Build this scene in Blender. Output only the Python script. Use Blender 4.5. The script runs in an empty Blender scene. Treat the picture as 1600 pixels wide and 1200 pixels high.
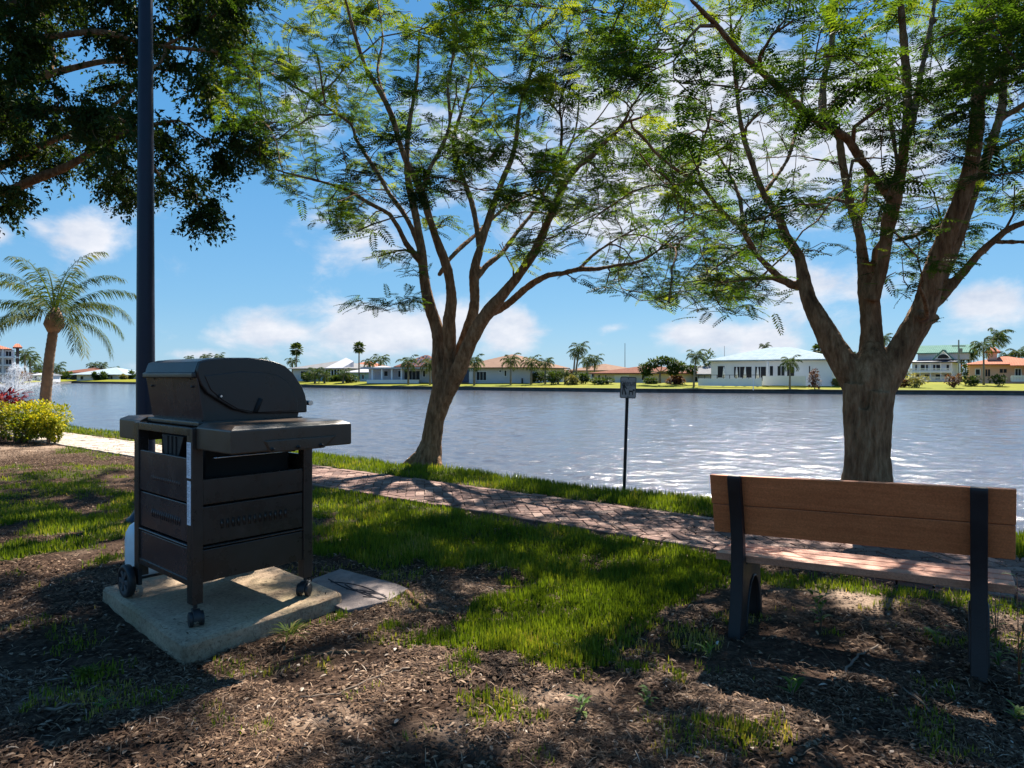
import bpy, math, random
import numpy as np
from mathutils import Vector, Matrix
random.seed(7); rng=np.random.default_rng(11)
PI=math.pi
F=1067.0; HZ=587.0; HC=1.3          # focal length in photo pixels, horizon row, eye height
sc=bpy.context.scene; col=sc.collection

# ------------------------------------------------------------------ helpers
def GP(x,y,z=0.0):
    d=(HC-z)*F/(y-HZ); return ((x-800)/F*d,d)
def PP(x,y,D): return Vector(((x-800)/F*D,D,HC-(y-HZ)*D/F))
def tag(o,label=None,cat=None,group=None,kind=None):
    if label:o['label']=label
    if cat:o['category']=cat
    if group:o['group']=group
    if kind:o['kind']=kind
    return o
def empty(name,loc=(0,0,0),rz=0.0,parent=None):
    o=bpy.data.objects.new(name,None); col.objects.link(o); o.location=loc; o.rotation_euler=(0,0,rz)
    o.empty_display_size=0.2
    if parent:o.parent=parent
    return o
def copy_tree(o,parent=None):
    c=o.copy(); col.objects.link(c); c.parent=parent
    for ch in list(o.children): copy_tree(ch,c)
    return c
class MB:
    def __init__(s): s.v=[];s.f=[];s.m=[]
    def add(s,vs,fs,mi=0):
        k=len(s.v); s.v+= [tuple(v) for v in vs]; s.f+=[tuple(i+k for i in f) for f in fs]; s.m+=[mi]*len(fs); return s
    def box(s,x0,x1,y0,y1,z0,z1,mi=0,M=None):
        vs=[Vector(p) for p in ((x0,y0,z0),(x1,y0,z0),(x1,y1,z0),(x0,y1,z0),(x0,y0,z1),(x1,y0,z1),(x1,y1,z1),(x0,y1,z1))]
        if M: vs=[M@v for v in vs]
        return s.add(vs,[(0,3,2,1),(4,5,6,7),(0,1,5,4),(1,2,6,5),(2,3,7,6),(3,0,4,7)],mi)
    def tube(s,pts,rad,n=8,mi=0,cap=True,wob=0.0,flat=None):
        pts=[Vector(p) for p in pts]
        if not hasattr(rad,'__len__'): rad=[rad]*len(pts)
        k=len(s.v); prev=None
        for i,p in enumerate(pts):
            t=(pts[min(i+1,len(pts)-1)]-pts[max(i-1,0)])
            if t.length<1e-9:t=Vector((0,0,1))
            t.normalize()
            if prev is None:
                a=Vector((1,0,0)) if abs(t.x)<.8 else Vector((0,1,0))
                u=(a-t*a.dot(t)).normalized()
            else: u=(prev-t*prev.dot(t)).normalized()
            prev=u; w=t.cross(u)
            for j in range(n):
                an=2*PI*j/n; r=rad[i]*(1+(wob*math.sin(3*an+i*.4)+wob*.6*math.sin(5*an-i*.7) if wob else 0))
                s.v.append(tuple(p+u*math.cos(an)*r+w*math.sin(an)*r))
        for i in range(len(pts)-1):
            for j in range(n):
                a=k+i*n+j;b=k+i*n+(j+1)%n
                s.f.append((a,b,b+n,a+n)); s.m.append(mi)
        if cap:
            s.f.append(tuple(k+j for j in range(n-1,-1,-1)));s.m.append(mi)
            s.f.append(tuple(k+(len(pts)-1)*n+j for j in range(n)));s.m.append(mi)
        return s
    def cyl(s,c,axis,r,h,n=24,mi=0,r2=None):
        c=Vector(c);ax=Vector(axis).normalized()
        return s.tube([c-ax*h/2,c+ax*h/2],[r,r if r2 is None else r2],n,mi)
    def prism(s,poly,z0,z1,M=None,mi=0):       # poly in xy, extruded in z
        n=len(poly); vs=[Vector((p[0],p[1],z0)) for p in poly]+[Vector((p[0],p[1],z1)) for p in poly]
        if M: vs=[M@v for v in vs]
        return s.add(vs,[tuple(range(n-1,-1,-1)),tuple(range(n,2*n))]+[(i,(i+1)%n,n+(i+1)%n,n+i) for i in range(n)],mi)
    def lathe(s,prof,n=24,c=(0,0,0),mi=0):
        k=len(s.v)
        for r,z in prof:
            for j in range(n): s.v.append((c[0]+r*math.cos(2*PI*j/n),c[1]+r*math.sin(2*PI*j/n),c[2]+z))
        for i in range(len(prof)-1):
            for j in range(n):
                a=k+i*n+j;b=k+i*n+(j+1)%n; s.f.append((a,b,b+n,a+n));s.m.append(mi)
        return s
    def build(s,name,mats,parent=None,smooth=False,bevel=0,seg=2,ang=35):
        me=bpy.data.meshes.new(name); me.from_pydata(s.v,[],s.f)
        if not isinstance(mats,(list,tuple)): mats=[mats]
        for m in mats: me.materials.append(m)
        if len(mats)>1: me.polygons.foreach_set('material_index',s.m)
        if smooth: me.polygons.foreach_set('use_smooth',[True]*len(me.polygons))
        me.update(); 
        o=bpy.data.objects.new(name,me); col.objects.link(o)
        if parent:o.parent=parent
        if bevel:
            b=o.modifiers.new('b','BEVEL');b.width=bevel;b.segments=seg;b.limit_method='ANGLE';b.angle_limit=math.radians(ang)
            me.polygons.foreach_set('use_smooth',[True]*len(me.polygons))
            w=o.modifiers.new('w','WEIGHTED_NORMAL');w.keep_sharp=True
        return o
def np_mesh(name,V,Fq,mat,parent=None,rnd=None,smooth=False,attrs=None):
    """V (n,3); Fq (m,k) array with constant face size"""
    me=bpy.data.meshes.new(name); n=len(V); m,k=Fq.shape
    me.vertices.add(n); me.vertices.foreach_set('co',V.astype(np.float32).ravel())
    me.loops.add(m*k); me.loops.foreach_set('vertex_index',Fq.astype(np.int32).ravel())
    me.polygons.add(m); me.polygons.foreach_set('loop_start',np.arange(0,m*k,k,dtype=np.int32))
    me.polygons.foreach_set('loop_total',np.full(m,k,dtype=np.int32))
    if smooth: me.polygons.foreach_set('use_smooth',np.ones(m,dtype=bool))
    me.update(calc_edges=True); 
    if isinstance(mat,(list,tuple)):
        for q in mat: me.materials.append(q)
    else: me.materials.append(mat)
    if rnd is not None:
        a=me.attributes.new('rnd','FLOAT','POINT'); a.data.foreach_set('value',rnd.astype(np.float32))
    for nm,arr in (attrs or {}).items():
        a=me.attributes.new(nm,'FLOAT','POINT'); a.data.foreach_set('value',arr.astype(np.float32))
    o=bpy.data.objects.new(name,me); col.objects.link(o)
    if parent:o.parent=parent
    return o
def scatter(TV,TF,pos,R,scale):
    """template (t,3),(f,k); pos (n,3); R (n,3,3) ; scale (n,) or (n,3)"""
    n=len(pos); sc_=scale[:,None,None] if scale.ndim==1 else scale[:,None,:]
    V=np.einsum('nij,ntj->nti',R,TV[None]*sc_)+pos[:,None,:]
    Fq=TF[None]+(np.arange(n)*len(TV))[:,None,None]
    return V.reshape(-1,3),Fq.reshape(-1,TF.shape[1])
def basis(d,up):
    """columns x=dir d, z≈up ; arrays"""
    d=d/np.linalg.norm(d,axis=1,keepdims=True)
    y=np.cross(up,d); y/= (np.linalg.norm(y,axis=1,keepdims=True)+1e-9)
    z=np.cross(d,y)
    return np.stack([d,y,z],axis=2)
# value noise (numpy)
_tab=rng.random((64,64,64))
def vnoise(x,y,z=0.0):
    x,y,z=np.broadcast_arrays(np.asarray(x,float),np.asarray(y,float),np.asarray(z,float))
    xi=np.floor(x).astype(int);yi=np.floor(y).astype(int);zi=np.floor(z).astype(int)
    fx=x-xi;fy=y-yi;fz=z-zi
    fx=fx*fx*(3-2*fx);fy=fy*fy*(3-2*fy);fz=fz*fz*(3-2*fz)
    r=0
    for a in (0,1):
        for b in (0,1):
            for c in (0,1):
                w=(fx if a else 1-fx)*(fy if b else 1-fy)*(fz if c else 1-fz)
                r=r+w*_tab[(xi+a)&63,(yi+b)&63,(zi+c)&63]
    return r
def fbm(x,y,z=0.0,o=4):
    r=0;a=.5;s=0
    for i in range(o):
        r=r+a*vnoise(np.asarray(x)*2**i+i*7.3,np.asarray(y)*2**i+i*3.1,np.asarray(z)*2**i);s+=a;a*=.5
    return r/s

# ------------------------------------------------------------------ materials
def mat(name,build,**k):
    m=bpy.data.materials.new(name); m.use_nodes=True; nt=m.node_tree; nt.nodes.clear()
    out=nt.nodes.new('ShaderNodeOutputMaterial'); b=nt.nodes.new('ShaderNodeBsdfPrincipled')
    nt.links.new(b.outputs[0],out.inputs[0]); build(nt,b,out); return m
def N(nt,t,**k):
    n=nt.nodes.new(t)
    for a,v in k.items():
        if a.startswith('i_'):
            key=a[2:]; key=int(key) if key.isdigit() else key.replace('_',' ')
            n.inputs[key].default_value=v
        else: setattr(n,a,v)
    return n
def ramp(nt,src,stops,interp='LINEAR'):
    r=nt.nodes.new('ShaderNodeValToRGB'); r.color_ramp.interpolation=interp
    e=r.color_ramp.elements
    while len(e)<len(stops): e.new(.5)
    for el,(p,c) in zip(e,stops): el.position=p; el.color=(c[0],c[1],c[2],1)
    nt.links.new(src,r.inputs[0]); return r
def bump(nt,b,src,dist,strength=1.0,prev=None):
    bp=N(nt,'ShaderNodeBump'); bp.inputs['Strength'].default_value=strength; bp.inputs['Distance'].default_value=dist
    nt.links.new(src,bp.inputs['Height'])
    if prev: nt.links.new(prev.outputs[0],bp.inputs['Normal'])
    nt.links.new(bp.outputs[0],b.inputs['Normal']); return bp
def coords(nt,scale=(1,1,1),which='Object'):
    t=N(nt,'ShaderNodeTexCoord'); m=N(nt,'ShaderNodeMapping'); m.inputs['Scale'].default_value=scale
    nt.links.new(t.outputs[which],m.inputs[0]); return m.outputs[0]
def noise(nt,vec,scale,detail=4,rough=.6):
    n=N(nt,'ShaderNodeTexNoise'); n.inputs['Scale'].default_value=scale;n.inputs['Detail'].default_value=detail;n.inputs['Roughness'].default_value=rough
    if vec: nt.links.new(vec,n.inputs['Vector'])
    return n
def mixc(nt,fac,a,b,mode='MIX'):
    m=N(nt,'ShaderNodeMix',data_type='RGBA',blend_type=mode)
    for s,i in ((fac,0),(a,6),(b,7)):
        if hasattr(s,'links') or hasattr(s,'is_output'): nt.links.new(s,m.inputs[i])
        else: m.inputs[i].default_value=s if i==0 else (s[0],s[1],s[2],1)
    return m.outputs[2]
def simple(name,c,rough=.6,var=.25,scale=6,metal=0,bmp=0,bscale=60,spec=.5,obj='Object'):
    def f(nt,b,out):
        v=coords(nt,which=obj); n=noise(nt,v,scale)
        r=ramp(nt,n.outputs[0],[(.3,[x*(1-var) for x in c]),(.7,[min(1,x*(1+var)) for x in c])])
        nt.links.new(r.outputs[0],b.inputs['Base Color']); b.inputs['Roughness'].default_value=rough
        b.inputs['Metallic'].default_value=metal; b.inputs['Specular IOR Level'].default_value=spec
        if bmp:
            n2=noise(nt,v,bscale); bump(nt,b,n2.outputs[0],bmp)
    return mat(name,f)
def leafmat(name,stops,trans=.45,rough=.6,tcol=None,spec=.13):
    def f(nt,b,out):
        a=N(nt,'ShaderNodeAttribute',attribute_name='rnd')
        r=ramp(nt,a.outputs['Fac'],stops)
        nt.links.new(r.outputs[0],b.inputs['Base Color']); b.inputs['Roughness'].default_value=rough
        b.inputs['Specular IOR Level'].default_value=spec
        t=N(nt,'ShaderNodeBsdfTranslucent')
        mc=mixc(nt,1.0,r.outputs[0],tcol or (1.9,1.7,.5),'MULTIPLY'); nt.links.new(mc,t.inputs[0])
        ms=N(nt,'ShaderNodeMixShader'); ms.inputs[0].default_value=trans
        nt.links.new(b.outputs[0],ms.inputs[1]);nt.links.new(t.outputs[0],ms.inputs[2]);nt.links.new(ms.outputs[0],out.inputs[0])
    return mat(name,f)
M={}
def f(nt,b,out):
    v=coords(nt,(1,1,.22)); n=noise(nt,v,22,9,.72); v2=coords(nt,(1,1,1)); n2=noise(nt,v2,2.2,3)
    r=ramp(nt,n.outputs[0],[(.32,(.085,.046,.025)),(.5,(.25,.145,.078)),(.70,(.44,.29,.175))])
    r2=ramp(nt,n2.outputs[0],[(.3,(.75,.72,.7)),(.7,(1.15,1.1,1.05))])
    nt.links.new(mixc(nt,1.0,r.outputs[0],r2.outputs[0],'MULTIPLY'),b.inputs['Base Color'])
    b.inputs['Roughness'].default_value=.9;b.inputs['Specular IOR Level'].default_value=.15
    vo=N(nt,'ShaderNodeTexVoronoi',feature='DISTANCE_TO_EDGE'); vo.inputs['Scale'].default_value=34; nt.links.new(v,vo.inputs['Vector'])
    b1=bump(nt,b,n.outputs[0],.025,1.0); bump(nt,b,vo.outputs[0],.02,.7,b1)
M['bark']=mat('bark',f)
M['palmbark']=simple('palm_bark',(.24,.14,.08),.9,.35,5,bmp=.01,bscale=30)
M['farbark']=simple('far_palm_bark',(.20,.165,.13),.9,.25,2)
M['leaf']=leafmat('poinciana_leaf',[(0,(.012,.028,.007)),(.4,(.030,.065,.011)),(.75,(.072,.118,.016)),(1,(.125,.155,.022))],.54,.6,(2.2,2.0,.55),.15)
M['ficus']=leafmat('ficus_leaf',[(0,(.016,.036,.011)),(.6,(.03,.06,.015)),(1,(.065,.085,.02))],.3,.6,(1.9,1.7,.5),.12)
M['palmleaf']=leafmat('palm_leaf',[(0,(.025,.05,.014)),(.6,(.06,.09,.02)),(1,(.15,.15,.045))],.3,.7,(1.9,1.7,.5),.1)
M['farpalm']=leafmat('far_palm_leaf',[(0,(.02,.04,.014)),(.6,(.045,.075,.022)),(1,(.10,.12,.04))],.3,.7,(1.9,1.7,.5),.1)
M['grass']=leafmat('grass_blade',[(0,(.038,.068,.008)),(.5,(.085,.135,.014)),(.85,(.17,.20,.03)),(1,(.28,.23,.09))],.4,.6,(1.9,1.7,.5),.12)
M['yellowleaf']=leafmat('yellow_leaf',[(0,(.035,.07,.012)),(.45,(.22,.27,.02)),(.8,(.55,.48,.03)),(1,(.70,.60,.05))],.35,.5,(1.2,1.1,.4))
M['redleaf']=leafmat('red_leaf',[(0,(.05,.01,.02)),(.4,(.28,.02,.03)),(.8,(.5,.04,.05)),(1,(.62,.30,.30))],.25,.35,(1.2,.6,.6))
M['weedleaf']=leafmat('weed_leaf',[(0,(.04,.09,.02)),(.5,(.08,.16,.03)),(1,(.16,.22,.05))],.4,.45)
M['shrub']=leafmat('far_shrub_leaf',[(0,(.02,.045,.012)),(.6,(.045,.08,.02)),(1,(.09,.12,.03))],.25,.6)
M['redshrub']=leafmat('red_shrub_leaf',[(0,(.05,.02,.015)),(.6,(.11,.045,.03)),(1,(.16,.09,.04))],.25,.6)
M['drygrass']=leafmat('pale_grass_leaf',[(0,(.10,.11,.04)),(.6,(.2,.19,.08)),(1,(.3,.27,.13))],.25,.6)
M['litter']=leafmat('leaf_litter_mat',[(0,(.022,.012,.008)),(.4,(.07,.036,.02)),(.7,(.20,.12,.07)),(.9,(.36,.25,.17)),(1,(.55,.48,.40))],.05,.8,(1,1,1),.2)
M['twig']=simple('twig_wood',(.17,.125,.09),.85,.4,20)
def f(nt,b,out):
    v=coords(nt); a=N(nt,'ShaderNodeAttribute',attribute_name='grass')
    n=noise(nt,v,7,8,.75); n2=noise(nt,v,55,5,.7); n3=noise(nt,v,1.1,3,.5)
    r=ramp(nt,n.outputs[0],[(.30,(.020,.012,.008)),(.48,(.055,.034,.023)),(.62,(.12,.08,.055)),(.78,(.24,.18,.13))])
    r2=ramp(nt,n2.outputs[0],[(.3,(.45,.42,.4)),(.7,(1.35,1.32,1.3))])
    r3=ramp(nt,n3.outputs[0],[(.35,(.75,.72,.7)),(.65,(1.15,1.1,1.08))])
    c=mixc(nt,1,r.outputs[0],r2.outputs[0],'MULTIPLY'); c=mixc(nt,1,c,r3.outputs[0],'MULTIPLY')
    sa=N(nt,'ShaderNodeAttribute',attribute_name='sand')
    sand=mixc(nt,1,(.34,.25,.185),r2.outputs[0],'MULTIPLY')
    c=mixc(nt,sa.outputs['Fac'],c,sand)
    g=ramp(nt,n2.outputs[0],[(.3,(.02,.038,.010)),(.7,(.07,.10,.025))])
    c=mixc(nt,a.outputs['Fac'],c,g.outputs[0])
    nt.links.new(c,b.inputs['Base Color']); b.inputs['Roughness'].default_value=.95;b.inputs['Specular IOR Level'].default_value=.1
    b1=bump(nt,b,n.outputs[0],.03,.8); bump(nt,b,n2.outputs[0],.012,.9,b1)
M['ground']=mat('ground_soil',f)
def f(nt,b,out):
    a=N(nt,'ShaderNodeAttribute',attribute_name='rnd'); v=coords(nt); n=noise(nt,v,40,6,.7); n2=noise(nt,v,3,3)
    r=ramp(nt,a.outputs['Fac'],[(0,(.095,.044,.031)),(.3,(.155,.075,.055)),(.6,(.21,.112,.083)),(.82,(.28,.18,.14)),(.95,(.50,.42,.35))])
    r2=ramp(nt,n.outputs[0],[(.3,(.72,.7,.7)),(.7,(1.2,1.2,1.2))]); r3=ramp(nt,n2.outputs[0],[(.35,(.78,.78,.78)),(.65,(1.1,1.1,1.1))])
    c=mixc(nt,1,r.outputs[0],r2.outputs[0],'MULTIPLY');c=mixc(nt,1,c,r3.outputs[0],'MULTIPLY')
    nt.links.new(c,b.inputs['Base Color']); b.inputs['Roughness'].default_value=.85
    bump(nt,b,n.outputs[0],.004,.8)
M['brick']=mat('paver_brick',f)
M['joint']=simple('joint_sand',(.03,.02,.015),.95,.4,30)
def f(nt,b,out):
    v=coords(nt,which='Object'); n=noise(nt,v,2.3,4,.6); n2=noise(nt,v,.45,3,.6)
    m=N(nt,'ShaderNodeMath',operation='ADD'); nt.links.new(n.outputs[0],m.inputs[0]);nt.links.new(n2.outputs[0],m.inputs[1])
    b.inputs['Base Color'].default_value=(.08,.083,.10,1); b.inputs['Roughness'].default_value=.11; b.inputs['IOR'].default_value=1.34
    v3=coords(nt,(.35,1.3,1)); n0=noise(nt,v3,.8,4,.7); b0=bump(nt,b,n0.outputs[0],.10,.9); b1=bump(nt,b,n.outputs[0],.036,.9,b0); v2=coords(nt,(1,1.6,1)); n3=noise(nt,v2,16,4,.7); bump(nt,b,n3.outputs[0],.011,1.0,b1)
M['water']=mat('lake_water',f)
def f(nt,b,out):
    v=coords(nt); n=noise(nt,v,.9,6,.7); n2=noise(nt,v,.08,3,.5)
    r=ramp(nt,n.outputs[0],[(.3,(.13,.145,.010)),(.7,(.23,.225,.014))]); r2=ramp(nt,n2.outputs[0],[(.35,(.8,.85,.8)),(.65,(1.15,1.05,1.0))])
    nt.links.new(mixc(nt,1,r.outputs[0],r2.outputs[0],'MULTIPLY'),b.inputs['Base Color']); b.inputs['Roughness'].default_value=.9
    b.inputs['Specular IOR Level'].default_value=.1
    bump(nt,b,n.outputs[0],.08)
M['farlawn']=mat('far_lawn',f)
M['seawall']=simple('seawall_concrete',(.075,.07,.065),.9,.4,1.5,bmp=.02,bscale=6)
M['cap']=simple('seawall_cap_concrete',(.30,.28,.25),.9,.25,2)
def f(nt,b,out):
    v=coords(nt); n=noise(nt,v,3.2,6,.7); n2=noise(nt,v,60,5,.8); n3=noise(nt,v,1.6,3,.6)
    r=ramp(nt,n.outputs[0],[(.3,(.20,.13,.08)),(.5,(.38,.27,.175)),(.7,(.55,.41,.28))])
    sp=ramp(nt,n2.outputs[0],[(.32,(.4,.38,.36)),(.5,(1,1,1)),(.75,(1.2,1.2,1.2))])
    c=mixc(nt,1,r.outputs[0],sp.outputs[0],'MULTIPLY')
    mo=ramp(nt,n3.outputs[0],[(.52,(0,0,0)),(.66,(1,1,1))]); c=mixc(nt,mo.outputs[0],c,mixc(nt,.6,c,(.13,.12,.035)))
    nt.links.new(c,b.inputs['Base Color']); b.inputs['Roughness'].default_value=.9
    bump(nt,b,n2.outputs[0],.008,.9)
M['concrete']=mat('pad_concrete',f)
def painted(name,c,rough,spec=.5,bmp=.0006,dirt=.35):
    def f(nt,b,out):
        v=coords(nt); n=noise(nt,v,5,6,.7); n2=noise(nt,v,130,3,.6)
        r=ramp(nt,n.outputs[0],[(.35,c),(.75,[x*(1+dirt)+.006 for x in c])])
        nt.links.new(r.outputs[0],b.inputs['Base Color'])
        rr=ramp(nt,n.outputs[0],[(.3,(rough*.8,)*3),(.7,(min(1,rough*1.35),)*3)]); nt.links.new(rr.outputs[0],b.inputs['Roughness'])
        b.inputs['Specular IOR Level'].default_value=spec
        bump(nt,b,n2.outputs[0],bmp,.7)
    return mat(name,f)
M['grillbody']=painted('grill_enamel',(.030,.022,.018),.27,.5)
M['grillback']=painted('grill_back_panel',(.045,.030,.029),.24,.5)
M['grilllid']=painted('grill_lid_enamel',(.024,.019,.017),.30,.45)
M['shelf']=painted('grill_shelf_reflection_tint',(.060,.040,.027),.30,.45)  # brown base colour carries the golden reflection seen on the dark shelf
M['plastic']=painted('black_plastic',(.010,.010,.011),.5)
M['hubplastic']=painted('grey_hub_plastic',(.06,.06,.062),.5)
M['interior']=simple('grill_interior',(.006,.006,.006),.8)
M['chrome']=simple('bright_steel',(.6,.6,.6),.25,.1,metal=1)
M['whitepaint']=simple('white_paint',(.72,.72,.72),.4,.12,8)
def f(nt,b,out):
    v=coords(nt,(1,1,1)); n=noise(nt,v,30,3,.8); w=N(nt,'ShaderNodeTexWave',wave_type='BANDS',bands_direction='Z'); w.inputs['Scale'].default_value=38; w.inputs['Distortion'].default_value=2;w.inputs['Detail'].default_value=3
    nt.links.new(v,w.inputs['Vector'])
    m=N(nt,'ShaderNodeMath',operation='MULTIPLY');nt.links.new(n.outputs[0],m.inputs[0]);nt.links.new(w.outputs[0],m.inputs[1])
    r=ramp(nt,m.outputs[0],[(.0,(.86,.84,.86)),(.42,(.82,.80,.84)),(.56,(.6,.58,.62))])
    nt.links.new(r.outputs[0],b.inputs['Base Color']); b.inputs['Roughness'].default_value=.5
M['sticker']=mat('white_sticker',f)
M['lamppost']=painted('blue_post_paint',(.006,.007,.020),.35,.3)
def woodm(name,c1,c2,ax):
    def f(nt,b,out):
        s=[18,18,18]; s[ax]=1.2
        v=coords(nt,tuple(s)); n=noise(nt,v,3,6,.7); v2=coords(nt); n2=noise(nt,v2,120,4,.8); n3=noise(nt,v2,2.5,3)
        r=ramp(nt,n.outputs[0],[(.3,c1),(.7,c2)])
        sp=ramp(nt,n2.outputs[0],[(.35,(.75,.72,.7)),(.65,(1.15,1.15,1.15))]); r3=ramp(nt,n3.outputs[0],[(.3,(.85,.83,.82)),(.7,(1.1,1.1,1.1))])
        c=mixc(nt,1,r.outputs[0],sp.outputs[0],'MULTIPLY');c=mixc(nt,1,c,r3.outputs[0],'MULTIPLY')
        nt.links.new(c,b.inputs['Base Color']); b.inputs['Roughness'].default_value=.55;b.inputs['Specular IOR Level'].default_value=.4
        bump(nt,b,n2.outputs[0],.0015,.8)
    return mat(name,f)
M['benchboard']=woodm('bench_board',(.50,.135,.042),(.66,.20,.07),0)
M['seatboard']=woodm('seat_board',(.42,.15,.075),(.54,.25,.15),0)
M['castiron']=painted('cast_iron_navy',(.013,.010,.011),.42,.35,.0012,.5)
def f(nt,b,out):
    v=coords(nt); n=noise(nt,v,9,5,.7); n2=noise(nt,v,80,4,.7)
    r=ramp(nt,n.outputs[0],[(.3,(.10,.075,.068)),(.7,(.24,.185,.165))])
    nt.links.new(r.outputs[0],b.inputs['Base Color']);b.inputs['Roughness'].default_value=.75; bump(nt,b,n2.outputs[0],.004,.8)
M['slate']=mat('stepping_stone',f)
M['slatedark']=simple('stone_groove',(.03,.025,.03),.9)
M['signface']=simple('sign_face',(.33,.30,.29),.5,.2,25)
M['signblack']=simple('sign_black',(.012,.012,.014),.5)
M['postmetal']=simple('galvanised_post_dark',(.035,.033,.034),.5,.3,20,metal=.3)
M['glassdark']=simple('window_glass_dark',(.014,.015,.02),.35,.3,.5,spec=.2)
M['white']=simple('white_stucco',(.74,.73,.74),.8,.05,.4)
M['lilac']=simple('pale_grey_stucco',(.52,.50,.54),.8,.06,.4)
M['cream']=simple('cream_stucco',(.62,.55,.48),.8,.06,.4)
M['teal']=simple('pale_teal_stucco',(.38,.55,.58),.8,.06,.4)
M['pink']=simple('pink_stucco',(.72,.40,.27),.8,.06,.4)
M['greywall']=simple('grey_siding',(.45,.46,.50),.8,.06,.4)
def roofm(name,c,stripe=True,rough=.6):
    def f(nt,b,out):
        v=coords(nt); n=noise(nt,v,1.2,5,.7)
        r=ramp(nt,n.outputs[0],[(.3,[x*.82 for x in c]),(.7,[min(1,x*1.15) for x in c])])
        nt.links.new(r.outputs[0],b.inputs['Base Color']);b.inputs['Roughness'].default_value=.95;b.inputs['Specular IOR Level'].default_value=.05
        w=N(nt,'ShaderNodeTexWave',wave_type='BANDS',bands_direction='X'); w.inputs['Scale'].default_value=1.0
        nt.links.new(v,w.inputs['Vector'])
        if stripe: bump(nt,b,w.outputs[0],.08,.7)
    return mat(name,f)
M['roofblue']=roofm('pale_blue_metal_roof',(.31,.38,.42),rough=.6); M['rooftan']=roofm('tan_tile_roof',(.26,.165,.12)); M['roofbrown']=roofm('brown_tile_roof',(.19,.085,.06))
M['roofterra']=roofm('terracotta_roof',(.42,.17,.11)); M['roofgreen']=roofm('green_metal_roof',(.14,.25,.205),rough=.45); M['roofgrey']=roofm('grey_roof',(.22,.22,.225)); M['roofwhite']=roofm('white_tile_roof',(.46,.46,.50),rough=.5)
M['navyroof']=simple('navy_awning',(.015,.03,.08),.6)
M['dark']=simple('dark_brown_paint',(.03,.02,.02),.7)
M['umb']=simple('folded_canvas_white',(.6,.6,.6),.8)
def f(nt,b,out):
    b.inputs['Base Color'].default_value=(.9,.92,.95,1);b.inputs['Roughness'].default_value=.3
    t=N(nt,'ShaderNodeBsdfTransparent'); ms=N(nt,'ShaderNodeMixShader');ms.inputs[0].default_value=.16
    nt.links.new(t.outputs[0],ms.inputs[1]);nt.links.new(b.outputs[0],ms.inputs[2]);nt.links.new(ms.outputs[0],out.inputs[0])
M['spray']=mat('water_spray',f)
#PART2
# ------------------------------------------------------------------ sky, sun, camera
SUN_AZ=math.radians(21); SUN_EL=math.radians(50)       # azimuth right of the view direction (+Y)
w=bpy.data.worlds.new('World'); sc.world=w; w.use_nodes=True; nt=w.node_tree; nt.nodes.clear()
wo=N(nt,'ShaderNodeOutputWorld'); bg=N(nt,'ShaderNodeBackground'); bg.inputs[1].default_value=0.10
sky=N(nt,'ShaderNodeTexSky',sky_type='NISHITA'); sky.sun_disc=False; sky.sun_elevation=SUN_EL; sky.sun_rotation=SUN_AZ
sky.air_density=1.0; sky.dust_density=.2; sky.ozone_density=2.5; sky.altitude=0
hs=N(nt,'ShaderNodeHueSaturation'); hs.inputs['Saturation'].default_value=1.1; hs.inputs['Value'].default_value=.46
nt.links.new(sky.outputs[0],hs.inputs['Color'])
tc=N(nt,'ShaderNodeTexCoord'); sp=N(nt,'ShaderNodeSeparateXYZ'); nt.links.new(tc.outputs['Generated'],sp.inputs[0])
az=N(nt,'ShaderNodeMath',operation='ARCTAN2'); nt.links.new(sp.outputs[0],az.inputs[0]);nt.links.new(sp.outputs[1],az.inputs[1])
el=N(nt,'ShaderNodeMath',operation='ARCSINE'); nt.links.new(sp.outputs[2],el.inputs[0])
cb=N(nt,'ShaderNodeCombineXYZ'); nt.links.new(az.outputs[0],cb.inputs[0]);nt.links.new(el.outputs[0],cb.inputs[1])
def azel(x,y):
    a=math.atan((x-800)/F); return a,math.atan((HZ-y)/F*math.cos(a))
blobs=[(130,372,75,48,.95),(70,360,45,30,.6),(-10,365,40,25,.7),(440,520,110,36,.85),(600,515,170,40,1.0),(700,505,90,45,1.0),(790,520,60,44,.95),
 (560,385,95,60,.62),(500,345,60,40,.5),(1100,525,95,30,1.0),(1190,540,70,45,.9),(960,512,40,14,.55),(1540,478,90,40,.8),(1260,450,210,75,.62),(1060,220,300,220,.9),(760,230,240,140,.55),(1350,200,240,200,.75),
 (320,555,60,12,.7),(250,575,50,10,.4),(480,180,120,90,.5),(900,330,160,90,.7),(1500,300,200,80,.5),(20,420,30,18,.4),(-300,300,220,120,.7),(2000,350,250,180,.8)]
cur=None
for (x,y,rx,ry,st) in blobs:
    a0,e0=azel(x,y); ra=azel(x+rx,y)[0]-a0; re=abs(azel(x,y-ry)[1]-e0)
    s1=N(nt,'ShaderNodeVectorMath',operation='SUBTRACT'); nt.links.new(cb.outputs[0],s1.inputs[0]); s1.inputs[1].default_value=(a0,e0,0)
    s2=N(nt,'ShaderNodeVectorMath',operation='DIVIDE'); nt.links.new(s1.outputs[0],s2.inputs[0]); s2.inputs[1].default_value=(ra,re,1)
    s3=N(nt,'ShaderNodeVectorMath',operation='LENGTH'); nt.links.new(s2.outputs[0],s3.inputs[0])
    s4=N(nt,'ShaderNodeMapRange'); nt.links.new(s3.outputs['Value'],s4.inputs[0]); s4.inputs[1].default_value=0;s4.inputs[2].default_value=1.5;s4.inputs[3].default_value=st;s4.inputs[4].default_value=0
    if cur is None: cur=s4.outputs[0]
    else:
        mx=N(nt,'ShaderNodeMath',operation='SMOOTH_MAX'); mx.inputs[2].default_value=.15; nt.links.new(cur,mx.inputs[0]);nt.links.new(s4.outputs[0],mx.inputs[1]); cur=mx.outputs[0]
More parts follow.
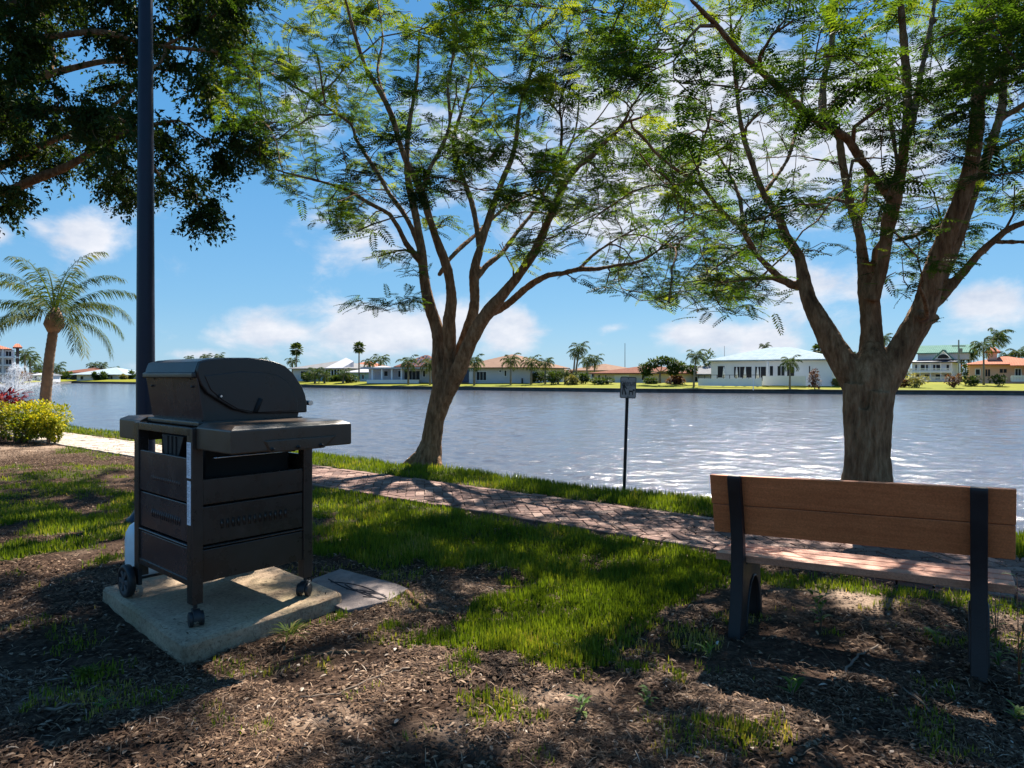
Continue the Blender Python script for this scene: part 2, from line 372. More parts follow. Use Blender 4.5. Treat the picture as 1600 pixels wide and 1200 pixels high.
mp=N(nt,'ShaderNodeMapping'); mp.inputs['Scale'].default_value=(1,1.7,1); nt.links.new(cb.outputs[0],mp.inputs[0])
n1=noise(nt,mp.outputs[0],9,8,.6); n1.inputs['Distortion'].default_value=.3
dn=N(nt,'ShaderNodeMath',operation='MULTIPLY_ADD'); nt.links.new(n1.outputs[0],dn.inputs[0]); dn.inputs[1].default_value=1.35; dn.inputs[2].default_value=-.68
ad=N(nt,'ShaderNodeMath',operation='ADD'); nt.links.new(cur,ad.inputs[0]);nt.links.new(dn.outputs[0],ad.inputs[1])
cm=N(nt,'ShaderNodeMapRange',interpolation_type='SMOOTHSTEP'); nt.links.new(ad.outputs[0],cm.inputs[0]); cm.inputs[1].default_value=.20;cm.inputs[2].default_value=.66;cm.inputs[3].default_value=0;cm.inputs[4].default_value=.93
n2=noise(nt,mp.outputs[0],16,6,.6)
cc=ramp(nt,n2.outputs[0],[(.3,(.60,.66,.78)),(.7,(.90,.90,.94))])
cs=N(nt,'ShaderNodeVectorMath',operation='SCALE'); cs.inputs['Scale'].default_value=4.0; nt.links.new(cc.outputs[0],cs.inputs[0])
er=ramp(nt,el.outputs[0],[(0,(.27,.54,.79)),(.10,(.175,.46,.77)),(.32,(.092,.365,.74)),(1,(.055,.22,.56))])
es=N(nt,'ShaderNodeVectorMath',operation='SCALE'); es.inputs['Scale'].default_value=4.0; nt.links.new(er.outputs[0],es.inputs[0])
bl=mixc(nt,.78,hs.outputs[0],es.outputs[0])
mx=mixc(nt,cm.outputs[0],bl,cs.outputs[0]); nt.links.new(mx,bg.inputs[0]); nt.links.new(bg.outputs[0],wo.inputs[0])
sl=bpy.data.lights.new('sun','SUN'); sl.energy=5.0; sl.angle=math.radians(.53); sl.color=(1,.93,.82)
so=bpy.data.objects.new('sun',sl); col.objects.link(so)
sd=Vector((math.sin(SUN_AZ)*math.cos(SUN_EL),math.cos(SUN_AZ)*math.cos(SUN_EL),math.sin(SUN_EL)))
so.rotation_euler=sd.to_track_quat('Z','Y').to_euler(); so.location=(0,0,30)
cd=bpy.data.cameras.new('camera'); cd.lens=36*F/1600; cd.sensor_width=36; cd.sensor_fit='HORIZONTAL'; cd.shift_y=-(HZ-600)/1600*-1
cd.shift_y=(HZ-600)/1600; cd.clip_end=9000; cd.clip_start=.05
co=bpy.data.objects.new('camera',cd); col.objects.link(co); co.location=(0,0,HC); co.rotation_euler=(PI/2,0,0); sc.camera=co
sc.view_settings.view_transform='Standard'; sc.view_settings.look='None'; sc.view_settings.gamma=1; sc.view_settings.exposure=1.45
sc.render.resolution_x=1024; sc.render.resolution_y=768
cy=sc.cycles; cy.use_denoising=True; cy.max_bounces=7; cy.transparent_max_bounces=12; cy.transmission_bounces=4; cy.sample_clamp_indirect=6; cy.caustics_reflective=False; cy.caustics_refractive=False

# ------------------------------------------------------------------ ground
T=np.array([.7899,-.6132]); NN=np.array([.6132,.7899])      # along the path, across it (towards the lake)
WN=7.02                                                      # the bank edge
def sn(x,y): return x*T[0]+y*T[1], x*NN[0]+y*NN[1]
def smooth(a,b,x): t=np.clip((x-a)/(b-a),0,1); return t*t*(3-2*t)
def gheight(x,y):
    x=np.asarray(x,float);y=np.asarray(y,float); s,n=sn(x,y)
    h=(fbm(x*1.3+9,y*1.3+4,0,3)-.5)*.10+(fbm(x*6,y*6,3,3)-.5)*.028
    pathm=smooth(.5,0,np.abs(n-5.47)-.55); h=h*(1-pathm)-.035*smooth(.08,-.02,np.abs(n-5.47)-.56)
    h=h*(1-.6*smooth(20,60,np.hypot(x,y)))
    h+=.05*np.exp(-((x-1.99)**2+(y-2.9)**2)/.03)+.03*np.exp(-((x-1.72)**2+(y-2.9)**2)/.3)
    pd=np.hypot(x+1.6,y-3.7); h=h*smooth(.2,1.0,pd)-.012*smooth(1.1,.7,pd)
    ed=n-WN-(fbm(s*.8,3.3,0,2)-.5)*.25
    h=h-1.7*smooth(0,.45,ed)-.03*smooth(-.5,0,ed)
    return h
def axis(lo,hi,step,far,k=1.12):
    a=list(np.arange(lo,hi,step)); d=step
    while a[-1]<far: d*=k; a.append(a[-1]+d)
    d=step; b=[]; x=lo
    while x>-far: d*=k; x-=d; b.append(x)
    return np.array(b[::-1]+a)
xs=axis(-6.5,5.5,.045,160); ys=axis(1.2,11,.045,160)
GX,GY=np.meshgrid(xs,ys); gx=GX.ravel(); gy=GY.ravel()
def poly_px(pts): return [GP(*p) for p in pts]
def inpoly(x,y,poly):
    r=np.zeros(np.shape(x),bool); n=len(poly); j=n-1
    for i in range(n):
        xi,yi=poly[i];xj,yj=poly[j]
        c=((yi>y)!=(yj>y))&(x<(xj-xi)*(y-yi)/(yj-yi+1e-12)+xi); r^=c; j=i
    return r
LAWNS=[(1.0,poly_px([(484,757),(700,790),(900,825),(1120,868),(1260,890),(1220,905),(1060,885),(1130,930),(1040,950),(960,940),(880,925),(800,895),(700,885),(620,880),(484,872)])),
 (.95,poly_px([(830,870),(1130,880),(1135,925),(1040,955),(985,985),(900,1030),(830,1062),(745,1055),(690,1030),(650,1012),(715,965),(735,935),(820,925)])),
 (.5,poly_px([(1180,885),(1420,918),(1600,944),(1600,966),(1400,935),(1250,920),(1150,925)])),
 (.9,poly_px([(-100,800),(205,770),(215,850),(130,895),(-100,905)])),
 (.65,poly_px([(-300,735),(205,725),(210,800),(-200,850)])),
 (1.0,poly_px([(92,702),(120,690),(200,703),(212,712),(150,716)])),
 (.20,poly_px([(600,1040),(900,1000),(1040,1010),(1250,1160),(600,1190)])),
 (.09,poly_px([(-100,930),(250,1010),(500,1050),(560,1190),(-200,1190)])),
 (.10,poly_px([(480,880),(1200,900),(1600,980),(1600,1190),(500,1190)])),
 (.3,poly_px([(450,960),(560,930),(560,970),(430,1015)]))]
def grassmask(x,y):
    s,n=sn(x,y); m=np.zeros(np.shape(x)); pn=fbm(x*3.3,y*3.3,2,4)
    for q in range(4):
        jx=(fbm(x*3.1+q*9,y*3.1,5,4)-.5)*(.25+.3*q); jy=(fbm(x*3.1+40,y*3.1+q*5,8,4)-.5)*(.25+.3*q); m_=np.zeros(np.shape(x))
        for d,p in LAWNS: m_=np.maximum(m_,d*inpoly(x+jx,y+jy,p))
        m=m+m_/4
    m=m*np.where(m>.9,smooth(.24,.42,pn)*.6+.4,np.where(m<.35,smooth(.56,.66,pn)*2.2,smooth(.42,.56,pn)))
    strip=smooth(6.02,6.10,n+(fbm(s*5,1,1,2)-.5)*.12)*smooth(WN+.16,WN+.06,n)
    m=np.maximum(m,strip*(.55+.45*smooth(.3,.45,pn)))
    m=np.where((np.abs(n-5.47)<.58),0,m)
    m=np.where((n<4.9)&(x<-12),.6,m)
    # keep clear of the slab
    u=(x+1.484)*-.7547+(y-3.092)*.6561; v=(x+1.484)*.6561+(y-3.092)*.7547
    return np.where((u>-.01)&(u<1.2)&(v>-.01)&(v<.93),0,m)
gm=grassmask(gx,gy)
SAND=[(640,945,130,30,1.),(700,915,90,14,.6),(1300,925,80,22,.8),(1350,945,60,20,.7),(480,1130,120,25,.7),(60,1085,80,20,.5),(800,1150,150,30,.6),(1560,960,60,30,.8),(990,960,100,16,.6),(1000,905,60,8,.5),(60,700,120,16,.7),(60,860,80,12,.5),(1200,1120,160,30,.45),(880,1090,90,20,.5),(250,905,90,16,.5)]
sand=np.zeros(len(gx)); dpt=np.maximum(gy,.3); pxx=800+F*gx/dpt; pxy=HZ+F*HC/dpt
for (x,y,rx,ry,st) in SAND:
    wx,wy=GP(x,y); ax=rx*wy/F; ay=abs(GP(x,y-ry)[1]-wy)
    sand=np.maximum(sand,st*np.clip(1.3-np.hypot((gx-wx)/ax,(gy-wy)/ay),0,1))
sand=np.clip(sand*smooth(.3,.6,fbm(gx*4,gy*4,9,4))*1.5,0,1)
nx,ny=len(xs),len(ys); ii=np.arange(nx*ny).reshape(ny,nx)
Fq=np.stack([ii[:-1,:-1],ii[:-1,1:],ii[1:,1:],ii[1:,:-1]],-1).reshape(-1,4)
gz=gheight(gx,gy)
ground=np_mesh('ground',np.stack([gx,gy,gz],1),Fq,M['ground'],smooth=True,attrs={'grass':np.clip(gm*.8,0,1),'sand':sand})
tag(ground,kind='structure')

# ------------------------------------------------------------------ brick path
def clip(poly,lo,hi):
    for sgn,lim in ((1,lo),(-1,-hi)):
        out=[]
        for i in range(len(poly)):
            a=poly[i];b=poly[(i+1)%len(poly)]; da=sgn*a[1]-lim; db=sgn*b[1]-lim
            if da>=0: out.append(a)
            if (da>=0)!=(db>=0):
                t=da/(da-db); out.append((a[0]+(b[0]-a[0])*t,a[1]+(b[1]-a[1])*t))
        poly=out
        if len(poly)<3: return []
    return poly
pv=[];pf=[];pr=[]
def paver(poly,top,rv):
    if len(poly)<3: return
    cx=sum(p[0] for p in poly)/len(poly);cyy=sum(p[1] for p in poly)/len(poly)
    ar=abs(sum(poly[i][0]*poly[(i+1)%len(poly)][1]-poly[(i+1)%len(poly)][0]*poly[i][1] for i in range(len(poly))))/2
    if ar<.0012: return
    tx,ty=random.gauss(0,.012),random.gauss(0,.012)
    def w(p,g,z):
        L=math.hypot(p[0]-cx,p[1]-cyy)+1e-9; q=(p[0]-(p[0]-cx)/L*g,p[1]-(p[1]-cyy)/L*g)
        return (q[0]*T[0]+q[1]*NN[0],q[0]*T[1]+q[1]*NN[1],z+(q[0]-cx)*tx+(q[1]-cyy)*ty)
    n=len(poly);k=len(pv)
    pv.extend([w(p,.0055,-.03) for p in poly]+[w(p,.0055,top-.005) for p in poly]+[w(p,.012,top) for p in poly]); pr.extend([rv]*(3*n))
    for i in range(n):
        j=(i+1)%n; pf.append((k+i,k+j,k+n+j,k+n+i)); pf.append((k+n+i,k+n+j,k+2*n+j,k+2*n+i))
    pf.append(tuple(k+2*n+i for i in range(n)))
LO,HI=5.03,5.91; S0,S1=-19,9; bw=.1
c45=math.sqrt(.5)
for i in range(-330,330):
    for j in range(-330,330):
        # herringbone on a lattice of bw cells
        k=(i-j)%4
        if k==0: r=[(i,j),(i+2,j),(i+2,j+1),(i,j+1)]
        elif k==2: r=[(i,j-1),(i+1,j-1),(i+1,j+1),(i,j+1)]
        else: continue
        q=[]
        for a,b_ in r:
            a*=bw;b_*=bw; q.append(((a-b_)*c45-5,(a+b_)*c45+5.4))
        sx=sum(p[0] for p in q)/4; sy=sum(p[1] for p in q)/4
        if not(S0<sx<S1) or sy<LO-.2 or sy>HI+.2: continue
        q=clip(q,LO,HI); paver(q,.012+random.gauss(0,.0022),random.random()*.82 if sx>-11+random.gauss(0,.25) else .93+.07*random.random())  # far left bricks coloured pale to stand in for full sun on them
for base in (LO-.105,HI+.005):
    s=S0
    while s<S1:
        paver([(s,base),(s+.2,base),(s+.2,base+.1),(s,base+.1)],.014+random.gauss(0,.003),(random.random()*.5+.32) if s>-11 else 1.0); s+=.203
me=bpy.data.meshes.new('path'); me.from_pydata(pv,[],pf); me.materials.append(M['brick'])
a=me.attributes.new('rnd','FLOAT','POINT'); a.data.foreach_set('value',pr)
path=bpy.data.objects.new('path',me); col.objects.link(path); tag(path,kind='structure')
mb=MB()
def sw(s,n,z): return (s*T[0]+n*NN[0],s*T[1]+n*NN[1],z)
mb.add([sw(S0,LO-.11,.002),sw(S1,LO-.11,.002),sw(S1,HI+.11,.002),sw(S0,HI+.11,.002)],[(0,1,2,3)])
tag(mb.build('path_joint_sand',M['joint']),kind='structure')

# ------------------------------------------------------------------ lake
SH=[(-2500,70),(-800,100),(-22,140),(56,175),(113,205),(215,178),(330,152),(450,130),(600,112),(800,99),(1000,88.6),(1300,81.5),(1600,76),(2400,62),(6000,45)]
_sa=np.array([math.atan((x-800)/F) for x,_ in SH]); _sr=np.array([D*math.hypot(1,(x-800)/F) for x,D in SH])
def shore_r(az): return np.interp(az,_sa,_sr)
ZW=-.9
r_=[4.0]
while r_[-1]<330: r_.append(r_[-1]*1.0054)
r_=np.array(r_); th=np.radians(np.linspace(-62,62,760))
RR,TH=np.meshgrid(r_,th,indexing='ij'); X=RR*np.sin(TH);Y=RR*np.cos(TH)
Z=np.zeros_like(X); gust=.55+.9*fbm(X*.05,Y*.09,4,3)
for i in range(84):
    lam=.11*(1.5/.11)**rng.random(); an=math.radians(250+rng.normal(0,38)); k=2*PI/lam; ph=rng.random()*2*PI
    slope=.0195*(1.0 if lam<.7 else .6); fade=np.clip(lam/(3.2*RR*.0054)-.6,0,1)
    s_=np.sin(k*(X*math.cos(an)+Y*math.sin(an))+ph+1.2*np.sin(.35*X+.21*Y+i)); Z+=fade*slope*lam/(2*PI)*s_*1.35*gust
Z=Z+ZW; nr,nt_=X.shape; ii=np.arange(nr*nt_).reshape(nr,nt_)
Fq=np.stack([ii[:-1,:-1],ii[1:,:-1],ii[1:,1:],ii[:-1,1:]],-1).reshape(-1,4)
cz=r_[Fq[:,0]//nt_]; ca=th[Fq[:,0]%nt_]; keep=cz<shore_r(ca)+4
px_=X.ravel()[Fq[:,0]];py_=Y.ravel()[Fq[:,0]]; keep&=(sn(px_,py_)[1]>WN-.6)
Fq=Fq[keep]; used=np.unique(Fq); remap=np.full(nr*nt_,-1); remap[used]=np.arange(len(used))
lake=np_mesh('lake',np.stack([X.ravel(),Y.ravel(),Z.ravel()],1)[used],remap[Fq],M['water'],smooth=True); tag(lake,kind='structure')

# ------------------------------------------------------------------ far bank
def fh(x,y):
    d=math.hypot(x,y)-float(shore_r(math.atan2(x,y))); return -.42+.56*min(max(d,0)/16,1)+.12*min(max(d-16,0)/60,1)
azs=np.linspace(math.radians(-75),math.radians(75),420); offs=[0,2,4,8,12,16,24,40,76,150,400,1500,7000]
V=[];
for a in azs:
    r0=float(shore_r(a))
    for o_ in offs:
        x=(r0+o_)*math.sin(a);y=(r0+o_)*math.cos(a); V.append((x,y,fh(x,y)+(0 if o_<2 else float(fbm(x*.1,y*.1,0,2)-.5)*.12)))
ii=np.arange(len(V)).reshape(len(azs),len(offs))
Fq=np.stack([ii[:-1,:-1],ii[1:,:-1],ii[1:,1:],ii[:-1,1:]],-1).reshape(-1,4)
tag(np_mesh('far_lawn',np.array(V),Fq,M['farlawn'],smooth=True),kind='structure')
sw_=empty('seawall',(0,0,0)); tag(sw_,'long low dark concrete seawall along the edge of the far lawn','sea wall')
V=[];C=[]
for a in azs:
    r0=float(shore_r(a)); rr=r0+.12*math.sin(a*900)
    for o_,z in ((-.15,-1.6),(-.15,-.50),(.3,-.50),(.3,-1.6)): V.append(((rr+o_)*math.sin(a),(rr+o_)*math.cos(a),z))
    for o_,z in ((-.25,-.497),(-.25,-.37),(.35,-.37),(.35,-.497)): C.append(((rr+o_)*math.sin(a),(rr+o_)*math.cos(a),z))
ii=np.arange(len(V)).reshape(len(azs),4)
Fq=np.concatenate([np.stack([ii[:-1,k],ii[1:,k],ii[1:,(k+1)%4],ii[:-1,(k+1)%4]],-1) for k in range(4)])
np_mesh('wall',np.array(V),Fq,M['seawall'],sw_); np_mesh('cap',np.array(C),Fq,M['seawall'],sw_)

# ------------------------------------------------------------------ grass and litter
def rot_random(n,tilt):
    az_=rng.random(n)*2*PI; t=rng.normal(0,tilt,n)
    d=np.stack([np.cos(az_)*np.cos(t),np.sin(az_)*np.cos(t),np.sin(t)],1); up=np.tile([0,0,1.],(n,1)); return basis(d,up)
def frustum_pts(n,d0,d1,x0=-80,x1=1690,p=1.0):
    """points on the ground, spread so that near ones are denser"""
    t=rng.random(n); D=(d0**(1-p)+(d1**(1-p)-d0**(1-p))*t)**(1/(1-p)) if p!=1 else d0*(d1/d0)**t
    x=x0+(x1-x0)*rng.random(n); return (x-800)/F*D,D
bx,by=frustum_pts(900000,2.2,19,p=1.35)
g=grassmask(bx,by); dens=np.where(by>0,1,1); keep=rng.random(len(bx))<g*.62
bx,by,gk=bx[keep],by[keep],g[keep]; n=len(bx)
# template: blade along +x (up), 3 segments
TV=np.array([[0,-.5,0],[0,.5,0],[.38,-.42,.03],[.38,.42,.03],[.74,-.27,.14],[.74,.27,.14],[1,-.02,.30],[1,.02,.30]],float)
TF=np.array([[0,1,3,2],[2,3,5,4],[4,5,7,6]])
azb=rng.random(n)*2*PI; lean=np.abs(rng.normal(.55,.38,n))
d=np.stack([np.cos(azb)*np.sin(lean),np.sin(azb)*np.sin(lean),np.cos(lean)],1)
side=np.stack([-np.sin(azb),np.cos(azb),0*azb],1)
z3=np.cross(d,side); R=np.stack([d,side,z3],2)
s_,n_=sn(bx,by)
L=(.026+.034*rng.random(n))*(.65+.55*gk)*np.where(n_>6,1.25,1.0); W=.0035+.0028*rng.random(n)+.0006*by
V,Fq=scatter(TV,TF,np.stack([bx,by,gheight(bx,by)-.004],1),R,np.stack([L,W,L],1))
pn=fbm(bx*3,by*3,6,3)
rv=np.clip(rng.random(n)*.55+ (pn-.5)*1.0+.2+(.25*(gk<.35)),0,1)
gr=np_mesh('grass',V,Fq,M['grass'],rnd=np.repeat(rv,len(TV)),smooth=True)
tag(gr,'tufts of broad bladed green grass growing either side of the brick path','grass',kind='stuff')
# litter
bx,by=frustum_pts(230000,1.9,9.0,p=1.6); bx2,by2=frustum_pts(60000,9.0,15.5,x0=-150,x1=260,p=1.0); bx=np.append(bx,bx2); by=np.append(by,by2); g=grassmask(bx,by); s_,n_=sn(bx,by)
u=(bx+1.484)*-.7547+(by-3.092)*.6561; v=(bx+1.484)*.6561+(by-3.092)*.7547
on=(u>0)&(u<1.165)&(v>0)&(v<.91)
cl=fbm(bx*2.2,by*2.2,12,4); keep=(rng.random(len(bx))<np.clip(1.05-g*1.2,0.05,1)*smooth(.36,.56,cl)*.9+.12)&(n_<WN-.02)
keep&=~(on&(rng.random(len(bx))>.012))&~((np.abs(n_-5.47)<.56)&(rng.random(len(bx))>.10))
bx,by,on,n_=bx[keep],by[keep],on[keep],n_[keep]; n=len(bx)
TV=np.array([[-.5,-.12,0],[-.5,.12,0],[-.15,-.5,.10],[-.15,.5,.10],[.2,-.42,.13],[.2,.42,.13],[.5,-.08,.02],[.5,.08,.02]],float)
TF=np.array([[0,1,3,2],[2,3,5,4],[4,5,7,6]])
R=rot_random(n,.28); long=rng.random(n)<.35
Ls=np.where(long,.03+.05*rng.random(n),.012+.022*rng.random(n)); Ws=np.where(long,.0025+.002*rng.random(n),.006+.012*rng.random(n))
gz_=np.where(on,.085,gheight(bx,by)); gz_=np.where(np.abs(n_-5.47)<.56,.018,gz_)
V,Fq=scatter(TV,TF,np.stack([bx,by,gz_+.004+.008*rng.random(n)],1),R,np.stack([Ls,Ws,Ls],1))
lt=np_mesh('leaf_litter',V,Fq,M['litter'],rnd=np.repeat(np.clip(rng.beta(1.6,2.2,n),0,1),len(TV)))
tag(lt,'brown fallen leaves, wood chips and bits of dry twig over the bare soil','leaf litter',kind='stuff')
#PART3
# ------------------------------------------------------------------ concrete slab
mb=MB()
PL=1.175;PW=.925
import bmesh
def slab_mesh():
    nu,nv=44,36; vs=[];fs=[]
    def pt(u,v,z): return (u,v,z)
    bm=bmesh.new(); bmesh.ops.create_cube(bm,size=1)
    for v in bm.verts: v.co=Vector(((v.co.x+.5)*PL,(v.co.y+.5)*PW,-.06 if v.co.z<0 else .08))
    bmesh.ops.bevel(bm,geom=[e for e in bm.edges],offset=.010,segments=2,affect='EDGES')
    bmesh.ops.subdivide_edges(bm,edges=[e for e in bm.edges if e.calc_length()>.1],cuts=26,use_grid_fill=True)
    bm.normal_update()
    co_=np.array([v.co for v in bm.verts])
    for v in bm.verts:
        c=v.co; s=float(fbm(c.x*14+3,c.y*14,c.z*14+5,3))-.5; side=1 if (c.x<.006 or c.y<.006 or c.x>PL-.006 or c.y>PW-.006) else .12
        edge=1.0 if c.z<.075 else side
        v.co=c+v.normal*(s*.022*edge)
    for v in bm.verts:
        c=v.co; u,w_=c.x/PL,c.y/PW; v.co=Vector((u*(-2.359+1.484)+w_*(-.947+1.484),u*(3.933-3.092)+w_*(3.829-3.092),c.z))
    bmesh.ops.recalc_face_normals(bm,faces=bm.faces)
    me=bpy.data.meshes.new('concrete_slab'); bm.to_mesh(me); bm.free(); me.materials.append(M['concrete'])
    me.polygons.foreach_set('use_smooth',[True]*len(me.polygons)); return me
slab=bpy.data.objects.new('concrete_slab',slab_mesh()); col.objects.link(slab)
slab.location=(-1.484,3.092,0)
tag(slab,'thick rough edged concrete slab under the gas grill, stained with moss along its right edge','slab')

# ------------------------------------------------------------------ gas grill
GTH=.85
grill=empty('gas_grill',(-1.548,3.304,.08),GTH+PI/2)
tag(grill,'closed black gas grill on wheels standing on the concrete slab','gas grill')
# local frame: x = a (towards the wheels), y = -b (b runs along the visible end), z up from the slab
ZB=.08
def LB(mb,a0,a1,b0,b1,z0,z1,mi=0): return mb.box(a0,a1,-b1,-b0,z0-ZB,z1-ZB,mi)
Wg,Pg=.727,.663
for (a,b) in ((0,0),(Wg-.06,0),(0,Pg-.055),(Wg-.06,Pg-.055)):
    m_=MB(); zb=.185 if a<.3 else .20
    LB(m_,a,a+.06,b,b+.055,zb,1.045); m_.build('leg',M['grillbody'],grill,bevel=.004)
# side panel (near end) : three pressed bands with a recess between, vents
def panel(name,a_in,along,lo,hi,bands,outer,mat_,vents,vz,flip):
    """along: 'b' end panel at a=outer plane, or 'a' back panel at b=outer plane"""
    m_=MB()
    for (z0,z1,off) in bands:
        if along=='b': LB(m_,outer+off,outer+.02,lo,hi,z0,z1)
        else: LB(m_,lo,hi,outer+off,outer+.02,z0,z1)
    o=m_.build(name,mat_,grill,bevel=.005)
    for zc,h in vz:
        v_=MB()
        for i in range(vents[2]):
            t=vents[0]+(vents[1]-vents[0])*i/(vents[2]-1)
            # a louvre: slanted raised lip over a dark slot
            if along=='b':
                v_.box(outer+.0050,outer+.0057,-t-.0105,-t-.0055,zc-h*.9-ZB,zc+h*.9-ZB,1)
                v_.tube([(outer+.0075,-t,zc-h-ZB),(outer+.002,-t,zc-ZB),(outer+.0075,-t,zc+h-ZB)],[.002,.0055,.002],6,0)
            else:
                v_.box(t+.0050,t+.0090,-(outer+.0057),-(outer+.0050),zc-h*.9-ZB,zc+h*.9-ZB,1)
                v_.tube([(t,-(outer+.008),zc-h-ZB),(t,-(outer+.003),zc-ZB),(t,-(outer+.008),zc+h-ZB)],[.002,.0048,.002],6,0)
        v_.build('louvre_pattern',[mat_,M['interior']],o,smooth=True)
    return o
panel('end_panel',0,'b',.055,Pg-.055,[(.283,.443,.006),(.449,.459,-.002),(.465,.655,.006),(.664,.79,.003)],.004,M['grillbody'],(.15,.50,13),[(.557,.026)],1)
panel('back_panel',0,'a',.06,Wg-.06,[(.295,.452,.006),(.458,.470,-.003),(.478,.668,.006),(.676,.895,.003)],.004,M['grillback'],(.16,.50,14),[(.757,.024),(.570,.024)],1)
panel('end_panel',0,'b',.055,Pg-.055,[(.283,.79,.0)],Wg-.03,M['grillbody'],(.15,.5,2),[],1)
m_=MB(); LB(m_,.06,Wg-.06,Pg-.03,Pg-.01,.283,.86); m_.build('door',M['grillbody'],grill,bevel=.004)
m_=MB(); LB(m_,.03,Wg-.03,.03,Pg-.03,.286,.30); m_.build('bottom_shelf',M['grillbody'],grill)
m_=MB(); LB(m_,.015,Wg-.015,.004,.03,.270,.30); m_.build('lower_rail',M['grillbody'],grill,bevel=.003)
m_=MB(); LB(m_,.0,.022,.055,Pg-.055,1.00,1.045); LB(m_,.022,Wg-.06,0.0,.03,1.005,1.045); m_.build('top_frame',M['grillbody'],grill,bevel=.003)
m_=MB(); LB(m_,.06,Wg-.06,Pg-.03,Pg,.90,1.045); m_.build('control_panel',M['grillbody'],grill,bevel=.003)
m_=MB(); LB(m_,.10,Wg-.10,.10,Pg-.08,.60,.97); m_.build('firebox_underside',M['interior'],grill,bevel=.02)
# hanging manifold box seen in the back opening
m_=MB(); p=[(.20,.99),(.47,.99),(.43,.865),(.27,.865)]
m_.add([(a,-b,z-ZB) for b in (.045,.11) for a,z in p],[(0,1,2,3),(7,6,5,4),(0,4,5,1),(1,5,6,2),(2,6,7,3),(3,7,4,0)])
for a in (.29,.34,.39): LB(m_,a-.007,a+.007,.038,.05,.875,.985)
m_.build('burner_box',M['plastic'],grill,bevel=.004)
# steel rails of the grease tray seen through the open end
m_=MB()
m_.tube([(.05,-.13,.885-ZB),(.05,-.44,.885-ZB),(.05,-.585,.884-ZB)],[.0042,.0042,.003],6)
m_.build('tray_rail',M['chrome'],grill,smooth=True)
m_=MB(); LB(m_,-.004,-.0022,.022,.047,.93,1.0)
# two white stickers on the near leg (face towards the back, b=0)
for (z0,z1,a0,a1,nm) in ((.80,.975,.010,.056,'warning_sticker'),(.572,.787,.012,.052,'warning_sticker')):
    m_=MB(); m_.add([(a0,.0018,z0-ZB),(a1,.0018,z0-ZB),(a1,.0018,z1-ZB),(a0,.0018,z1-ZB),(a0,.0008,z0-ZB),(a1,.0008,z0-ZB),(a1,.0008,z1-ZB),(a0,.0008,z1-ZB)],[(0,1,2,3),(7,6,5,4),(0,4,5,1),(1,5,6,2),(2,6,7,3),(3,7,4,0)])
    st=m_.build(nm,M['sticker'],grill)
    t_=MB()
    z=z1-.012
    while z>z0+.01:
        wd=random.uniform(.4,.95); aL=a1-.003; aR=aL-(a1-a0-.006)*wd
        t_.add([(aR,.0022,z-ZB),(aL,.0022,z-ZB),(aL,.0022,z+.0014-ZB),(aR,.0022,z+.0014-ZB)],[(0,1,2,3)]); z-=.006 if random.random()<.8 else .014
    t_.build('sticker_print',M['hubplastic'],st)
# cook box (below the lid)
m_=MB()
fb=[(.045,1.045,),(.079,1.05),(.605,1.05),(.618,1.115),(.055,1.300),(.040,1.300)]
A0,A1=.062,.655
def prof(m_,pts,a0,a1,mi=0,b_in=0,z_in=0):
    n=len(pts); vs=[(a0,-b,z-ZB) for b,z in pts]+[(a1,-b,z-ZB) for b,z in pts]
    m_.add(vs,[tuple(range(n)),tuple(range(2*n-1,n-1,-1))]+[(i,n+i,n+(i+1)%n,(i+1)%n) for i in range(n)],mi)
prof(m_,[(.079,1.048),(.605,1.048),(.622,1.12),(.30,1.16),(.10,1.31),(.046,1.305)],A0,A1)
m_.build('cook_box',M['grilllid'],grill,bevel=.004)
m_=MB(); m_.add([(a,-(b-.004),z-ZB) for a,b,z in ((A0-.012,.079,1.078),(A1+.012,.079,1.078),(A1+.022,.046,1.297),(A0-.016,.046,1.297))]+[(a,-(b+.004),z-ZB) for a,b,z in ((A0-.012,.079,1.078),(A1+.012,.079,1.078),(A1+.022,.046,1.297),(A0-.016,.046,1.297))],[(0,1,2,3),(7,6,5,4),(0,4,5,1),(1,5,6,2),(2,6,7,3),(3,7,4,0)])
bp_=m_.build('rear_panel',M['grillback'],grill,bevel=.002)
for a,z in ((.105,1.245),(.60,1.245),(.12,1.285),(.56,1.285)):
    m_=MB(); m_.cyl((a,-.047,z-ZB),(0,1,0),.006,.012,10); m_.build('screw',M['plastic'],bp_,smooth=True)
m_=MB(); LB(m_,A0-.02,A1+.02,.05,.63,1.045,1.072); m_.build('cook_box_rim',M['grillbody'],grill,bevel=.006)
# lid: end caps + curved sheet
cap=[(.042,1.302),(.040,1.330),(.053,1.368),(.10,1.381),(.172,1.389),(.313,1.392),(.39,1.387),(.436,1.379),(.485,1.367),(.519,1.353),(.566,1.315),(.60,1.268),(.624,1.237),(.643,1.19),(.652,1.14),(.652,1.095),(.605,1.095),(.45,1.097),(.313,1.103),(.229,1.126),(.147,1.176),(.092,1.212),(.060,1.256)]
lid=empty('lid',(0,0,0),0,grill)
for a0,a1 in ((.036,.058),(A1,A1+.022)):
    m_=MB(); prof(m_,cap,a0,a1); c_=m_.build('lid_end_cap',M['grilllid'],lid,bevel=.007,seg=3,ang=25)
